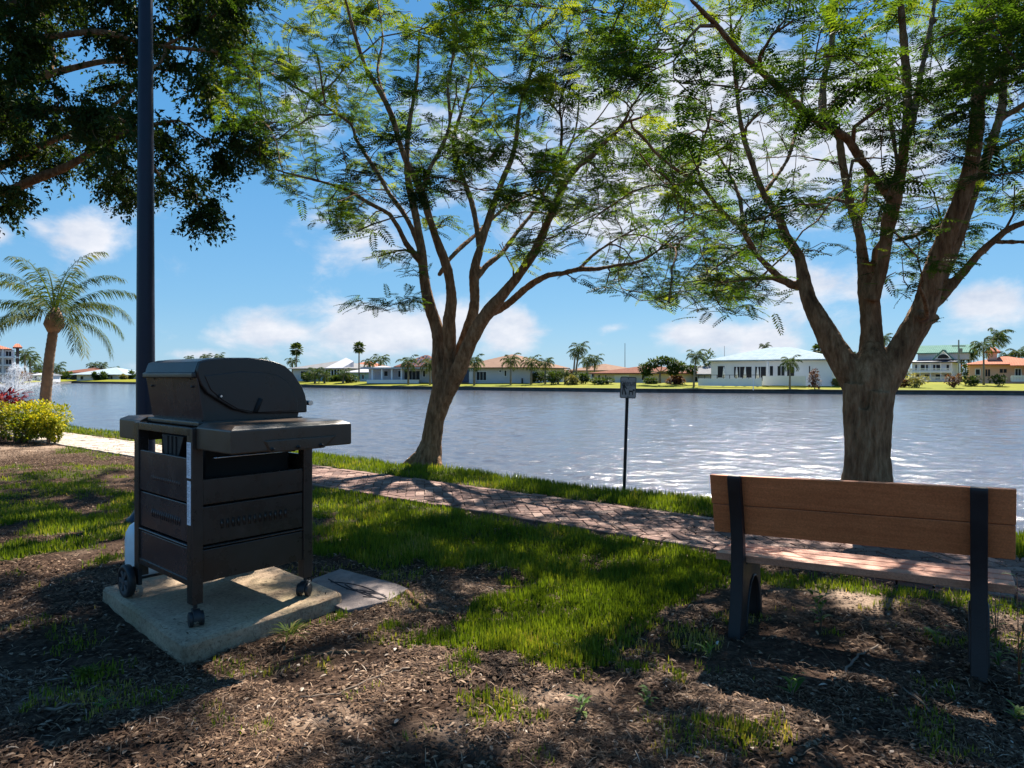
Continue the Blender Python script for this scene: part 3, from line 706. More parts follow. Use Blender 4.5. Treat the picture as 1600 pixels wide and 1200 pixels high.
# raised inner field on the near cap
inn=[(.075,1.30),(.262,1.322),(.40,1.316),(.473,1.302),(.529,1.268),(.565,1.215),(.590,1.156),(.590,1.105),(.345,1.106),(.245,1.128),(.165,1.176),(.105,1.23)]
m_=MB(); prof(m_,inn,.0315,.040); m_.build('lid_cap_field',M['grilllid'],lid,bevel=.0042,seg=3)
m_=MB(); top=[(.030,1.300)]+cap[1:16]; N_=len(top); T2=[]
ins=[]
for i,(b,z) in enumerate(top):
    p0=top[max(i-1,0)];p1=top[min(i+1,N_-1)]; dx,dz=p1[0]-p0[0],p1[1]-p0[1]; L_=math.hypot(dx,dz); ins.append((b+dz/L_*.010,z-dx/L_*.010))
out=[(b-(i_[0]-b)*.25,z-(i_[1]-z)*.25) for (b,z),i_ in zip(top,ins)]
pl=out+ins[::-1]; prof(m_,pl,.050,A1+.008); 
m_.build('lid_sheet',M['grilllid'],lid,bevel=.002)
m_=MB(); LB(m_,.048,A1+.012,.020,.048,1.288,1.318); m_.build('lid_rear_lip',M['grilllid'],lid,bevel=.006)
m_=MB(); m_.cyl((.028,-.155,1.197-ZB),(1,0,0),.011,.008,18); m_.build('pivot_bolt',M['plastic'],lid,smooth=False)
m_=MB(); m_.cyl((.0225,-.155,1.197-ZB),(1,0,0),.0055,.006,12); m_.build('bolt_head',M['chrome'],lid,smooth=False)
m_=MB(); m_.tube([(.030,-.372,1.178-ZB),(.030,-.357,1.145-ZB),(.030,-.340,1.108-ZB)],[.013,.013,.012],12); m_.build('cap_slot',M['interior'],lid,smooth=True)
m_=MB(); m_.tube([(.085,-.70,1.145-ZB),(.60,-.70,1.145-ZB)],.0135,14); 
for a in (.11,.57): m_.tube([(a,-.645,1.15-ZB),(a,-.70,1.145-ZB)],.012,10)
h_=m_.build('lid_handle',M['plastic'],lid,smooth=True)
m_=MB(); m_.cyl((.080,-.70,1.145-ZB),(1,0,0),.0145,.012,16); m_.build('handle_end_cap',M['chrome'],h_,smooth=False)
# side shelves
def shelf(a_in,a_out,det):
    s=1 if a_out>a_in else -1
    m_=MB(); c=.034
    a0=min(a_in,a_out);a1=max(a_in,a_out)
    # top with a bevelled rim: stack of rings
    def ring(inset,z): 
        ai=a_in; ao=a_out-s*inset; return [(ai,-(.019+inset),z-ZB),(ao,-(.019+inset),z-ZB),(ao,-(.672-inset),z-ZB),(ai,-(.672-inset),z-ZB)]
    rs=[ring(.006,.941),ring(0,.945),ring(0,1.046),ring(.004,1.052),ring(.036,1.069),ring(.040,1.069)]
    vs=[v for r in rs for v in r]; fs=[]
    for k in range(len(rs)-1):
        for j in range(4): q=(k*4+j,k*4+(j+1)%4,k*4+4+(j+1)%4,k*4+4+j); fs.append(q if s<0 else q[::-1])
    fs.append(tuple(len(vs)-4+j for j in range(4))); fs.append((3,2,1,0))
    m_.add(vs,fs); sh=m_.build('side_shelf',M['shelf'],grill,bevel=.004,seg=3,ang=25)
    if det:
        d_=MB()   # raised lower field with three tool hooks on the outer face
        ao=a_out-.0
        d_.add([(ao-.008,-b,z-ZB) for b,z in ((.215,.938),(.50,.938),(.57,.992),(.185,.992))]+[(ao+.004,-b,z-ZB) for b,z in ((.205,.934),(.51,.934),(.59,.998),(.17,.998))],[(0,1,2,3),(7,6,5,4),(0,4,5,1),(1,5,6,2),(2,6,7,3),(3,7,4,0)])
        d_.build('shelf_apron',M['shelf'],sh,bevel=.004,seg=3)
        for b in (.217,.353,.480):
            k_=MB(); k_.tube([(ao-.008,-b,.952-ZB),(ao-.026,-b,.950-ZB),(ao-.030,-b,.958-ZB)],.0042,8); k_.cyl((ao-.010,-b,.952-ZB),(1,0,0),.009,.006,10); k_.build('tool_hook',M['plastic'],sh,smooth=True)
    return sh
shelf(-.003,-.351,True); shelf(Wg-.03,1.0,False)
# wheels and casters
def wheel(a,b):
    wl=empty('wheel',(a,-b,.088),0,grill)
    m_=MB(); pr_=[(.056,-.017),(.076,-.021),(.086,-.018),(.089,-.010),(.089,.010),(.086,.018),(.076,.021),(.056,.017)]
    k=len(m_.v); n=32
    for r,y in pr_+[pr_[0]]:
        for j in range(n): m_.v.append((r*math.cos(2*PI*j/n),y,r*math.sin(2*PI*j/n)))
    for i in range(len(pr_)):
        for j in range(n): m_.f.append((i*n+j,i*n+(j+1)%n,(i+1)*n+(j+1)%n,(i+1)*n+j)); m_.m.append(0)
    m_.build('tyre',M['plastic'],wl,smooth=True)
    m_=MB(); m_.cyl((0,.0,0),(0,1,0),.019,.046,20)
    m_.cyl((0,-.001,0),(0,1,0),.058,.012,32)
    for j in range(6):
        an=2*PI*j/6; ca,sa=math.cos(an),math.sin(an)
        m_.add([(ca*r-sa*w_,y,sa*r+ca*w_) for y in (.005,.019) for r,w_ in ((.016,-.008),(.060,-.014),(.060,.014),(.016,.008))],[(0,1,2,3),(7,6,5,4),(0,4,5,1),(1,5,6,2),(2,6,7,3),(3,7,4,0)])
    m_.build('rim',M['hubplastic'],wl,bevel=.002)
wheel(Wg+.015,-.032); wheel(Wg+.015,Pg+.02)
m_=MB(); m_.tube([(Wg+.015,.04,.088),(Wg+.015,-Pg-.02,.088)],.008,10); LB(m_,Wg-.06,Wg+.02,0,.02,.15,.24); LB(m_,Wg-.06,Wg+.02,Pg-.03,Pg-.01,.15,.24); m_.build('axle',M['plastic'],grill,smooth=False)
def caster(a,b,rz):
    c_=empty('caster',(a,-b,0),rz,grill)
    m_=MB(); m_.cyl((0,0,.098),(0,0,1),.010,.03,12)
    # hood
    for y in (-.026,.026): pass
    n=14
    vs=[];fs=[]
    for y in (-.017,.017):
        for j in range(n): an=PI*(-.05)+PI*1.1*j/(n-1); vs.append((.018+.044*math.cos(an),y,.040+.044*math.sin(an)))
        for j in range(n): an=PI*(-.05)+PI*1.1*j/(n-1); vs.append((.018+.030*math.cos(an),y,.040+.030*math.sin(an)))
    for j in range(n-1): fs+=[(j,j+1,2*n+j+1,2*n+j),(n+j,3*n+j,3*n+j+1,n+j+1),(j,n+j,n+j+1,j+1),(2*n+j,2*n+j+1,3*n+j+1,3*n+j)]
    m_.add(vs,fs); m_.build('fork',M['plastic'],c_,bevel=.002)
    for y in (-.024,.024):
        w_=MB(); w_.cyl((.018,y,.036),(0,1,0),.036,.019,28); w_.cyl((.018,y*1.32,.036),(0,1,0),.020,.006,20); w_.build('caster_wheel',M['plastic'],c_,bevel=.003)
    w_=MB(); w_.box(-.062,-.02,-.013,.013,.050,.058,0,Matrix.Rotation(.25,4,'Y')); w_.build('brake_lever',M['plastic'],c_,bevel=.003)
caster(.028,.028,2.9); caster(.028,Pg-.028,2.2)

# ------------------------------------------------------------------ propane tank behind the grill
tk=empty('propane_tank',(-2.295,4.36,0)); tag(tk,'white gas cylinder on the ground behind the grill, next to the left wheel','gas tank')
m_=MB(); m_.lathe([(.0,.03),(.09,.03),(.13,.05),(.152,.10),(.155,.14),(.155,.27),(.150,.315),(.13,.355),(.09,.382),(.04,.392),(0,.394)],36); m_.build('cylinder',M['whitepaint'],tk,smooth=True)
m_=MB(); m_.lathe([(.105,-.01),(.108,-.01),(.108,.05),(.105,.05)],30); m_.build('foot_ring',M['whitepaint'],tk,smooth=True)
m_=MB()
n=22; vs=[];fs=[]
for i in range(n+1):
    an=math.radians(-150+300*i/n); 
    for r in (.098,.102):
        for z in (.365,.365+.085): vs.append((r*math.cos(an),r*math.sin(an),z))
for i in range(n):
    k=i*4; fs+=[(k,k+4,k+5,k+1),(k+2,k+3,k+7,k+6),(k+1,k+5,k+7,k+3)]
m_.add(vs,fs); m_.build('collar',M['whitepaint'],tk,smooth=True)
m_=MB(); m_.cyl((0,0,.41),(0,0,1),.018,.05,12); m_.cyl((0,0,.445),(0,0,1),.03,.014,12); m_.build('valve',M['chrome'],tk)
hose=MB(); hose.tube([(0.05,.0,.42),(.16,-.05,.42),(.30,-.12,.50),(.42,-.2,.62),(.5,-.3,.75)],.009,8); hose.build('hose',M['plastic'],tk,smooth=True)

# ------------------------------------------------------------------ stepping stone
m_=MB(); 
sp_=[(-1.25,4.27),(-1.13,4.50),(-.70,4.17),(-.62,4.08),(-.70,3.86),(-.90,3.70),(-1.06,3.86),(-1.20,4.05)]
cx=sum(p[0] for p in sp_)/8; cyy=sum(p[1] for p in sp_)/8
m_.prism([(p[0]-cx,p[1]-cyy) for p in sp_],-.03,.035); ss=m_.build('stepping_stone',M['slate'],None,bevel=.006); ss.location=(cx,cyy,0)
tag(ss,'flat purplish grey flagstone with curved grooves at the right corner of the slab','flagstone')
m_=MB()
for k in range(3):
    for q in range(2):
        pts=[]; 
        for i in range(12):
            t=i/11; a=-.20+.13*k+.40*t; b=.20-.14*k*(1 if q else .8)-.30*t+.07*math.sin(PI*t)*(1 if q else -1)-.06*q
            x,y=a+.03*q,b
            if -.26<x<.24 and abs(y)<.24: pts.append((x,y,.0335+.002))
        if len(pts)>3: m_.tube(pts,.0042,5)
gv=m_.build('groove',M['slatedark'],ss)
ss.location.z=-.005

# ------------------------------------------------------------------ lamp post
LD=6.1; lx=(227.5-800)/F*LD
lp=empty('lamp_post',(lx,LD,0)); tag(lp,'tall tapering dark blue lamp post rising behind the gas grill','lamp post')
m_=MB(); m_.lathe([(.078,.0),(.077,1.2),(.070,2.6),(.0615,4.0),(.053,5.6),(.050,6.2)],28); m_.build('pole',M['lamppost'],lp,smooth=True)
m_=MB(); m_.lathe([(0,-.05),(.16,-.05),(.16,.03),(.13,.05),(.10,.09),(.085,.13),(.080,.2)],28); m_.build('base_collar',M['lamppost'],lp,smooth=True)
m_=MB(); m_.lathe([(.05,6.2),(.07,6.22),(.16,6.45),(.18,6.5),(.22,6.52),(.18,6.60),(.08,6.68),(0,6.70)],24); m_.build('lantern',M['lamppost'],lp,smooth=True)

# ------------------------------------------------------------------ bench
BT=-.595
bench=empty('park_bench',(1.02,3.488,0),BT); tag(bench,'park bench with brown plank back and black iron legs, seen from behind on bare soil','bench')
TL=.033; BL=1.253
def bx_(m_,a0,a1,v0,v1,z0,z1,tilt=0,piv=(0,0)):
    vs=[]
    for z in (z0,z1):
        for a,v in ((a0,v0),(a1,v0),(a1,v1),(a0,v1)): vs.append((a,v,z+TL*a))
    return m_.add(vs,[(0,3,2,1),(4,5,6,7),(0,1,5,4),(1,2,6,5),(2,3,7,6),(3,0,4,7)])
# back boards: local v is forward; back plane from (v=.045,z=.49) to (v=-.022,z=.80), thickness forward
def bboard(z0,z1,nm,x0=0,x1=BL):
    f_=lambda z:.045-(z-.49)/(.80-.49)*.067
    m_=MB(); vs=[]
    for a in (x0,x1):
        for z,dv in ((z0,0),(z0,.038),(z1,.038),(z1,0)): vs.append((a,f_(z)+dv,z+TL*a))
    m_.add(vs,[(0,1,2,3),(7,6,5,4),(0,4,5,1),(1,5,6,2),(2,6,7,3),(3,7,4,0)])
    return m_.build(nm,M['benchboard'],bench,bevel=.004,seg=2)
bboard(.497,.644,'back_board',.0,BL-.001); bboard(.6458,.797,'back_board',-.004,BL)
for i,(v0,v1) in enumerate(((.063,.147),(.156,.240),(.249,.336))):
    m_=MB(); bx_(m_,.0+.004*i,BL-.003*i,v0,v1,.349,.385); m_.build('seat_board',M['seatboard'],bench,bevel=.004)
def leg_frame(a):
    w_=.031 ; dz=TL*a
    # rear upright: outer outline in (v,z)
    up=[(-.052,-.03),(-.050,.02),(-.022,.12),(-.006,.25),(.004,.36),(.002,.48),(-.018,.60),(-.045,.70),(-.062,.775),(-.064,.792),(-.058,.803),(-.034,.803),(-.022,.795),(.000,.70),(.030,.58),(.050,.47),(.058,.385),(.058,.345),(.330,.345),(.335,.30),(.345,.20),(.375,.06),(.385,-.03),(.315,-.03),(.308,.05),(.298,.12),(.275,.19),(.235,.235),(.19,.245),(.145,.225),(.11,.17),(.085,.10),(.065,.03),(.055,-.03)]
    m_=MB(); n=len(up)
    vs=[(a-w_,v,z+(dz if z>0.1 else dz*.3)) for v,z in up]+[(a+w_,v,z+(dz if z>0.1 else dz*.3)) for v,z in up]
    import mathutils
    tri=mathutils.geometry.tessellate_polygon([[Vector((v,z,0)) for v,z in up]])
    fs=[tuple(reversed(t)) for t in tri]+[tuple(i+n for i in t) for t in tri]+[(i,(i+1)%n,n+(i+1)%n,n+i) for i in range(n)]
    m_.add(vs,fs); o=m_.build('leg_frame',M['castiron'],bench); 
    bmm=bmesh.new(); bmm.from_mesh(o.data); bmesh.ops.recalc_face_normals(bmm,faces=bmm.faces); bmesh.ops.dissolve_limit(bmm,angle_limit=.02,verts=bmm.verts,edges=bmm.edges); bmm.to_mesh(o.data); bmm.free()
    o.data.polygons.foreach_set('use_smooth',[True]*len(o.data.polygons))
    b_=o.modifiers.new('b','BEVEL'); b_.width=.006;b_.segments=3;b_.limit_method='ANGLE';b_.angle_limit=math.radians(50); wn=o.modifiers.new('w','WEIGHTED_NORMAL')
    # raised rib round the arch
    r_m=MB(); arch=[(v,z) for v,z in up[23:34]]
    for sgn in (-1,1):
        r_m.tube([(a+sgn*w_,v-(.0 if 0 else 0),z+.012+(dz if z>.1 else dz*.3)) for v,z in arch],.008,6)
    r_m.build('arch_rib',M['castiron'],o,smooth=True)
leg_frame(.126); leg_frame(BL-.126)

# ------------------------------------------------------------------ dog sign by the lake
sx,sy=GP(975,763); SD=sy
sg=empty('dog_sign',(sx,sy,0)); tag(sg,'small grey sign with a walker and dog on a perforated post beside the lake','sign')
top=PP(981.5,615,SD); hgt=top.z
m_=MB(); 
def upost(m_):
    tx=(980-975)/F*SD/ (hgt)
    sec=[(-.019,-.010),(-.010,-.010),(-.008,.012),(.008,.012),(.010,-.010),(.019,-.010),(.019,-.006),(.013,-.006),(.011,.016),(-.011,.016),(-.013,-.006),(-.019,-.006)]
    n=len(sec)
    vs=[(x+tx*z,y,z) for z in (-.15,hgt+.16) for x,y in sec]
    m_.add(vs,[(i,(i+1)%n,n+(i+1)%n,n+i) for i in range(n)]+[tuple(range(n-1,-1,-1)),tuple(range(n,2*n))])
    return tx
tx=upost(m_); m_.build('post',M['postmetal'],sg)
m_=MB()
z=.03
while z<hgt+.14: m_.cyl((tx*z+.0145,-.0105,z),(0,1,0),.0038,.002,8); z+=.0254
m_.build('hole_row',M['signface'],sg)
sw2=25/F*SD; shh=33.5/F*SD; zc=PP(981,605.5,SD).z; xc=PP(981,605.5,SD).x-sx
def rrect(w_,h_,r,n=6):
    pts=[]
    for cx_,cz_,a0 in ((w_/2-r,h_/2-r,0),(-w_/2+r,h_/2-r,90),(-w_/2+r,-h_/2+r,180),(w_/2-r,-h_/2+r,270)):
        for i in range(n+1): an=math.radians(a0+90*i/n); pts.append((cx_+r*math.cos(an),cz_+r*math.sin(an)))
    return pts
MS=Matrix.Translation((xc,-.020,zc))@Matrix.Rotation(math.radians(2.2),4,'Y')@Matrix.Rotation(PI/2,4,'X')
plate=MB(); plate.prism(rrect(sw2,shh,.018),-.003,.0,MS); pt_=plate.build('sign_plate',M['signblack'],sg)
m_=MB(); m_.prism(rrect(sw2-.016,shh-.016,.013),.0001,.0012,MS); m_.build('sign_face',M['signface'],pt_)
m_=MB()
def ell(cx_,cz_,rx,rz,n=14): return [(cx_+rx*math.cos(2*PI*i/n),cz_+rz*math.sin(2*PI*i/n)) for i in range(n)]
u_=sw2; K=sw2/100.0       # sign width = 100 units ; origin centre ; height ~134
def U(pts): return [(x*K,z*K) for x,z in pts]
m_.prism([(x,z) for x,z in ell(-27*K,25*K,5.5*K,6.5*K)],.0014,.0019,MS)
for q in ([(-35,18),(-20,18),(-19,-8),(-35,-8)],[(-35,-9),(-27,-9),(-31,-46),(-38,-46)],[(-27,-9),(-19,-9),(-9,-40),(-12,-46),(-18,-46)],[(-21,16),(-18,12),(-6,-8),(-9,-11),(-21,2)],
          [(6,-18),(30,-18),(31,-28),(6,-28)],[(6,-22),(12,-22),(11,-46),(6,-46)],[(25,-22),(31,-22),(31,-46),(26,-46)],[(28,-14),(34,-8),(43,-12),(44,-17),(33,-22)],[(3,-10),(6,-12),(9,-20),(6,-20)]):
    m_.prism(U(q),.0014,.0019,MS)
m_.tube([MS@Vector((-7*K,-10*K,.0018)),MS@Vector((14*K,2*K,.0018)),MS@Vector((33*K,-12*K,.0018))],.0009,5)
m_.build('walker_and_dog_symbol',M['signblack'],pt_)
for zz in (56,-57):
    m_=MB(); m_.cyl(MS@Vector((0,zz*K,.003)),(0,1,0),.006,.006,10); m_.build('bolt',M['postmetal'],pt_)
def text(body,size,Mx,mat_,parent,name):
    c=bpy.data.curves.new(name,'FONT'); c.body=body; c.size=size; c.align_x='CENTER'; c.align_y='CENTER'; c.extrude=.0004; c.offset=.0006
    o=bpy.data.objects.new(name,c); col.objects.link(o); bpy.context.view_layer.update()
    me=bpy.data.meshes.new_from_object(o.evaluated_get(bpy.context.evaluated_depsgraph_get())); bpy.data.objects.remove(o)
    me.materials.clear(); me.materials.append(mat_); q=bpy.data.objects.new(name,me); col.objects.link(q); q.parent=parent; q.matrix_local=Mx; return q
text('CLEAN UP',.036,MS@Matrix.Translation((0,.052,.002)),M['signblack'],pt_,'sign_text')
text('AFTER PETS',.030,MS@Matrix.Translation((0,.026,.002)),M['signblack'],pt_,'sign_text')

# ------------------------------------------------------------------ fallen root, sticks
def rod(name,px,label,cat,r0,r1,mat_,lift=.012,wob=.006,group=None):
    pts=[]
    for (x,y) in px:
        g_=GP(x,y); pts.append(Vector((g_[0],g_[1],float(gheight(g_[0],g_[1]))+lift)))
    # subdivide
    P=[]
    for i in range(len(pts)-1):
        for k in range(5): P.append(pts[i].lerp(pts[i+1],k/5)+Vector((random.gauss(0,wob),random.gauss(0,wob),random.gauss(0,wob*.4))))
    P.append(pts[-1]); n=len(P); o0=P[0].copy()
    m_=MB(); m_.tube([p-o0 for p in P],[r0+(r1-r0)*i/(n-1) for i in range(n)],8,wob=.12); o=m_.build(name,mat_,None,smooth=True); o.location=o0
    tag(o,label,cat,group); return o
rod('tree_root',[(500,893),(560,905),(605,912),(640,935),(665,958),(692,966)],'thick surface root snaking right from the flagstone, lit along its top','root',.011,.019,M['bark'],.008)
rod('tree_root',[(300,1062),(380,1040),(450,1030),(520,1024),(570,1030)],'long thin root crossing the dark soil in front of the slab','root',.006,.009,M['bark'],.004)
rod('tree_root',[(700,900),(780,912),(850,915),(930,905)],'low root half buried in the soil right of the flagstone','root',.012,.008,M['bark'],.0)
rod('fallen_stick',[(1318,1062),(1345,1032),(1372,1018)],'short pale stick under the bench pointing towards its right leg','stick',.006,.004,M['twig'])
rod('fallen_stick',[(1345,1050),(1400,1078),(1450,1108)],'longer pale stick at the bottom right, running down from the short one','stick',.004,.003,M['twig'])
rod('fallen_stick',[(470,1104),(540,1090),(600,1060),(640,1052)],'pale curved stick at the bottom of the lawn left of centre','stick',.003,.004,M['twig'])
rod('fallen_stick',[(0,1050),(30,1062),(90,1060),(150,1050)],'thin stick at the far left edge of the soil','stick',.004,.003,M['twig'])
rod('fallen_stick',[(55,1122),(120,1112),(190,1100)],'stick at the bottom left corner lying almost level','stick',.006,.004,M['twig'])
rod('fallen_stick',[(385,985),(360,1005),(345,1030)],'short twig leaning near the front corner of the slab','stick',.003,.003,M['twig'])
#PART4
# ------------------------------------------------------------------ trees
def resample(P,R,step=.12):
    out=[];rad=[]
    for i in range(len(P)-1):
        # catmull-rom
        p0=P[max(i-1,0)];p1=P[i];p2=P[i+1];p3=P[min(i+2,len(P)-1)]
        n=max(1,int((p2-p1).length/step))
        for k in range(n):
            t=k/n; t2=t*t;t3=t2*t
            out.append(.5*((2*p1)+(p2-p0)*t+(2*p0-5*p1+4*p2-p3)*t2+(3*p1-p0-3*p2+p3)*t3)); rad.append(R[i]+(R[i+1]-R[i])*t)
    out.append(P[-1]);rad.append(R[-1]); return out,rad
class Tree:
    def __init__(s,D): s.D=D; s.main=MB(); s.tw=MB(); s.np_=[];s.nd=[];s.nr=[]
    def limb(s,pts,o0,o1,base=False,wr=1.0):
        """pts (x,y,width px or None); depth goes from D+o0 to D+o1 along the limb"""
        n=len(pts); P=[];R=[]; tot=sum(math.hypot(pts[i+1][0]-pts[i][0],pts[i+1][1]-pts[i][1]) for i in range(n-1)); L=0
        for i,(x,y,w_) in enumerate(pts):
            if i: L+=math.hypot(x-pts[i-1][0],y-pts[i-1][1])
            D=s.D+o0+(o1-o0)*(L/tot)**1.15; P.append(PP(x,y,D)); R.append(w_/2*D/F*wr)
        P,R=resample(P,R)
        R=[r*(1+.06*math.sin(i*.9+len(s.nr))+random.gauss(0,.03)) for i,r in enumerate(R)]
        big=[i for i,r in enumerate(R) if r>.030]
        s.main.tube(P,R,16 if max(R)>.08 else 10,wob=.05)
        for i in range(len(P)):
            if i>len(P)*.30 or not base:
                t=(P[min(i+1,len(P)-1)]-P[max(i-1,0)]).normalized(); s.np_.append(tuple(P[i]));s.nd.append(tuple(t));s.nr.append(R[i])
        return P
    def grow(s,targets,rmax=.03,rend=.0035,big=0):
        s.np_=[Vector(p) for p in s.np_] ; s.nd=[Vector(p) for p in s.nd]
        A=np.zeros((90000,3));B=np.zeros((90000,3));C=np.zeros(90000);k=len(s.np_)
        A[:k]=[tuple(p) for p in s.np_];B[:k]=[tuple(p) for p in s.nd];C[:k]=s.nr
        tg=[np.array(t) for t in targets]
        d0=[np.min(np.linalg.norm(A[:k]-t,axis=1)) for t in tg]
        order=np.argsort(d0); ends=[]
        if big:
            bigs=list(order[np.linspace(len(order)*.15,len(order)-1,big).astype(int)]); rest=[q for q in order if q not in set(bigs)]; order=bigs+rest
        for qi,q in enumerate(order):
            isbig=qi<big
            t=tg[q]; v=t-A[:k]; dist=np.linalg.norm(v,axis=1)+1e-6; cosang=np.einsum('ij,ij->i',v,B[:k])/dist
            cost=dist*(1+.85*(1-cosang))+.0*C[:k]+np.where(C[:k]<.004,.25,0)
            i=int(np.argmin(cost)); p=Vector(A[i]); d=Vector(B[i]); T_=Vector(t); Ld=(T_-p).length
            if Ld<.12: ends.append((T_,d)); continue
            r0=min(rmax*(1.3 if isbig else 1),max(.0045,min(C[i]*.72,(.014+.016*Ld) if isbig else (.007+.013*Ld)))); c1=p+d*Ld*.38+Vector((random.gauss(0,.05),random.gauss(0,.05),random.gauss(0,.04)))*Ld; 
            c2=T_-(T_-p).normalized()*Ld*.3+Vector((0,0,.10*Ld))
            n=max(3,min(9,int(Ld/.14))); pts=[];rs=[]
            for j in range(n+1):
                u=j/n; re_=rend*(1.9 if isbig else 1); pt=p*(1-u)**3+c1*3*u*(1-u)**2+c2*3*u*u*(1-u)+T_*u**3
                if 0<j<n: pt=pt+Vector((random.gauss(0,.012),random.gauss(0,.012),random.gauss(0,.012)))
                pts.append(pt);rs.append(r0+(re_-r0)*u)
            s.tw.tube(pts,rs,6 if r0>.012 else 4,cap=False)
            for j in range(1,n+1):
                dd=(pts[min(j+1,n)]-pts[j-1]).normalized(); A[k]=pts[j];B[k]=dd;C[k]=rs[j];k+=1
            ends.append((T_,(pts[-1]-pts[-2]).normalized()))
        s.ends=ends; s.A=A[:k];s.B=B[:k];s.C=C[:k]; return ends
    def wood(s,root,barkm,voxel=.02,base_name='trunk'):
        o=s.main.build(base_name,barkm,root,smooth=True)
        bmm=bmesh.new(); bmm.from_mesh(o.data); bmesh.ops.recalc_face_normals(bmm,faces=bmm.faces); bmm.to_mesh(o.data); bmm.free()
        if voxel:
            r=o.modifiers.new('r','REMESH'); r.mode='VOXEL'; r.voxel_size=voxel; r.use_smooth_shade=True
            sm=o.modifiers.new('s','SMOOTH'); sm.iterations=2; sm.factor=.5
            tx_=bpy.data.textures.new('bark_lumps','CLOUDS'); tx_.noise_scale=.075; tx_.noise_depth=3; dp=o.modifiers.new('d','DISPLACE'); dp.texture=tx_; dp.strength=.014; dp.mid_level=.5; dp.texture_coords='LOCAL'
# frond template (bipinnate leaf), rachis along +x, drooping to -z
def frond_template(np_=9,wd=.52):
    V=[];Fc=[]
    def quad(a,b,c,d): k=len(V); V.extend([a,b,c,d]); Fc.append((k,k+1,k+2,k+3))
    cur=lambda u:(u,0,.05*math.sin(u*1.7)-.16*u*u)
    for i in range(2):
        a=cur(i/2);b=cur((i+1)/2); quad((a[0],-.010,a[2]),(b[0],-.007,b[2]),(b[0],.007,b[2]),(a[0],.010,a[2]))
    for i in range(np_):
        u=.10+.90*i/(np_-1); c=cur(u); L=wd*.5*math.sin(PI*(.22+.66*u))**.7; w_=.062
        for sg_ in (-1,1):
            ang=math.radians(74-14*u)+random.gauss(0,.06); dx,dy=math.cos(ang)*L,math.sin(ang)*L*sg_; dz=-.14*L+random.gauss(0,.012)
            quad((c[0]-w_*.5,c[1],c[2]),(c[0]+dx*.5-w_*.8,c[1]+dy*.5,c[2]+dz*.25+.012),(c[0]+dx,c[1]+dy,c[2]+dz),(c[0]+dx*.5+w_*.8,c[1]+dy*.5,c[2]+dz*.25))
    return np.array(V,float),np.array(Fc)
FT,FF=frond_template()
def in_px(poly,x,y): return bool(inpoly(np.array([x],float),np.array([y],float),poly)[0])
def crown_targets(n,poly,D,dmin,dmax,seed,clump=.45,cs=.55,zmin=None,xr=None,dens=None):
    out=[]; xs_=[p[0] for p in poly];ys_=[p[1] for p in poly]; r=random.Random(seed); tries=0
    while len(out)<n and tries<n*60:
        tries+=1
        x=r.uniform(min(xs_),max(xs_));y=r.uniform(min(ys_),max(ys_))
        if not in_px(poly,x,y): continue
        d=D+r.uniform(dmin,dmax); p=PP(x,y,d)
        if zmin and p.z<zmin: continue
        if dens and r.random()>dens(x,y,d): continue
        if float(fbm(p.x*cs+seed,p.y*cs,p.z*cs,2))<clump: continue
        out.append(tuple(p))
    return out
def crown_mesh(name,tree,V,Fq,leafm,barkm,root,rnd):
    tv=np.array(tree.tw.v); tf=np.array(tree.tw.f); n=len(V)
    o=np_mesh(name,np.concatenate([V,tv]),np.concatenate([Fq,tf+n]),[leafm,barkm],root,rnd=np.concatenate([rnd,np.full(len(tv),.5)]))
    o.data.polygons.foreach_set('material_index',np.concatenate([np.zeros(len(Fq),np.int32),np.ones(len(tf),np.int32)]))
    o.data.polygons.foreach_set('use_smooth',np.concatenate([np.zeros(len(Fq),bool),np.ones(len(tf),bool)])); o.data.update(); return o
def leaves_poinciana(tree,root,per_end,frac_mid,Lm,name='crown',mat_=None,seedshift=0):
    pos=[];dr=[]
    for (p,d) in tree.ends:
        for k in range(per_end):
            b=random.uniform(0,.42)**1.0; q=p-d*b*Lm*2.2+Vector((random.gauss(0,.5),random.gauss(0,.5),random.gauss(0,.16)))*Lm; pos.append(tuple(q))
            dh=Vector((d.x,d.y,0)); v=dh*.5+Vector((random.gauss(0,.8),random.gauss(0,.8),random.gauss(-.05,.20))); dr.append(tuple(v.normalized()))
    thin=np.where(tree.C<.0100)[0]
    pick=thin[rng.random(len(thin))<frac_mid]
    for i in pick:
        for k in range(2): pos.append(tuple(tree.A[i]+rng.normal(0,.3*Lm,3)));dr.append((random.gauss(0,.8),random.gauss(0,.8),random.gauss(0,.22)))
    pos=np.array(pos);dr=np.array(dr); ok=~insun(pos); pos=pos[ok];dr=dr[ok]; n=len(pos); dr[:,2]=np.clip(dr[:,2],-.6,.5)
    up=np.tile([0,0,1.],(n,1))+rng.normal(0,.22,(n,3)); R=basis(dr,up)
    L=Lm*(.65+.7*rng.random(n)); V,Fq=scatter(FT,FF,pos,R,np.stack([L,L*(.8+.4*rng.random(n)),L],1))
    g=fbm(pos[:,0]*.9,pos[:,1]*.9,pos[:,2]*.9+seedshift,3)
    rv=np.clip(.5+(g-.5)*2.2+rng.normal(0,.14,n),0,1)
    return crown_mesh(name,tree,V,Fq,M['leaf'],M['bark'],root,np.repeat(rv,len(FT)))
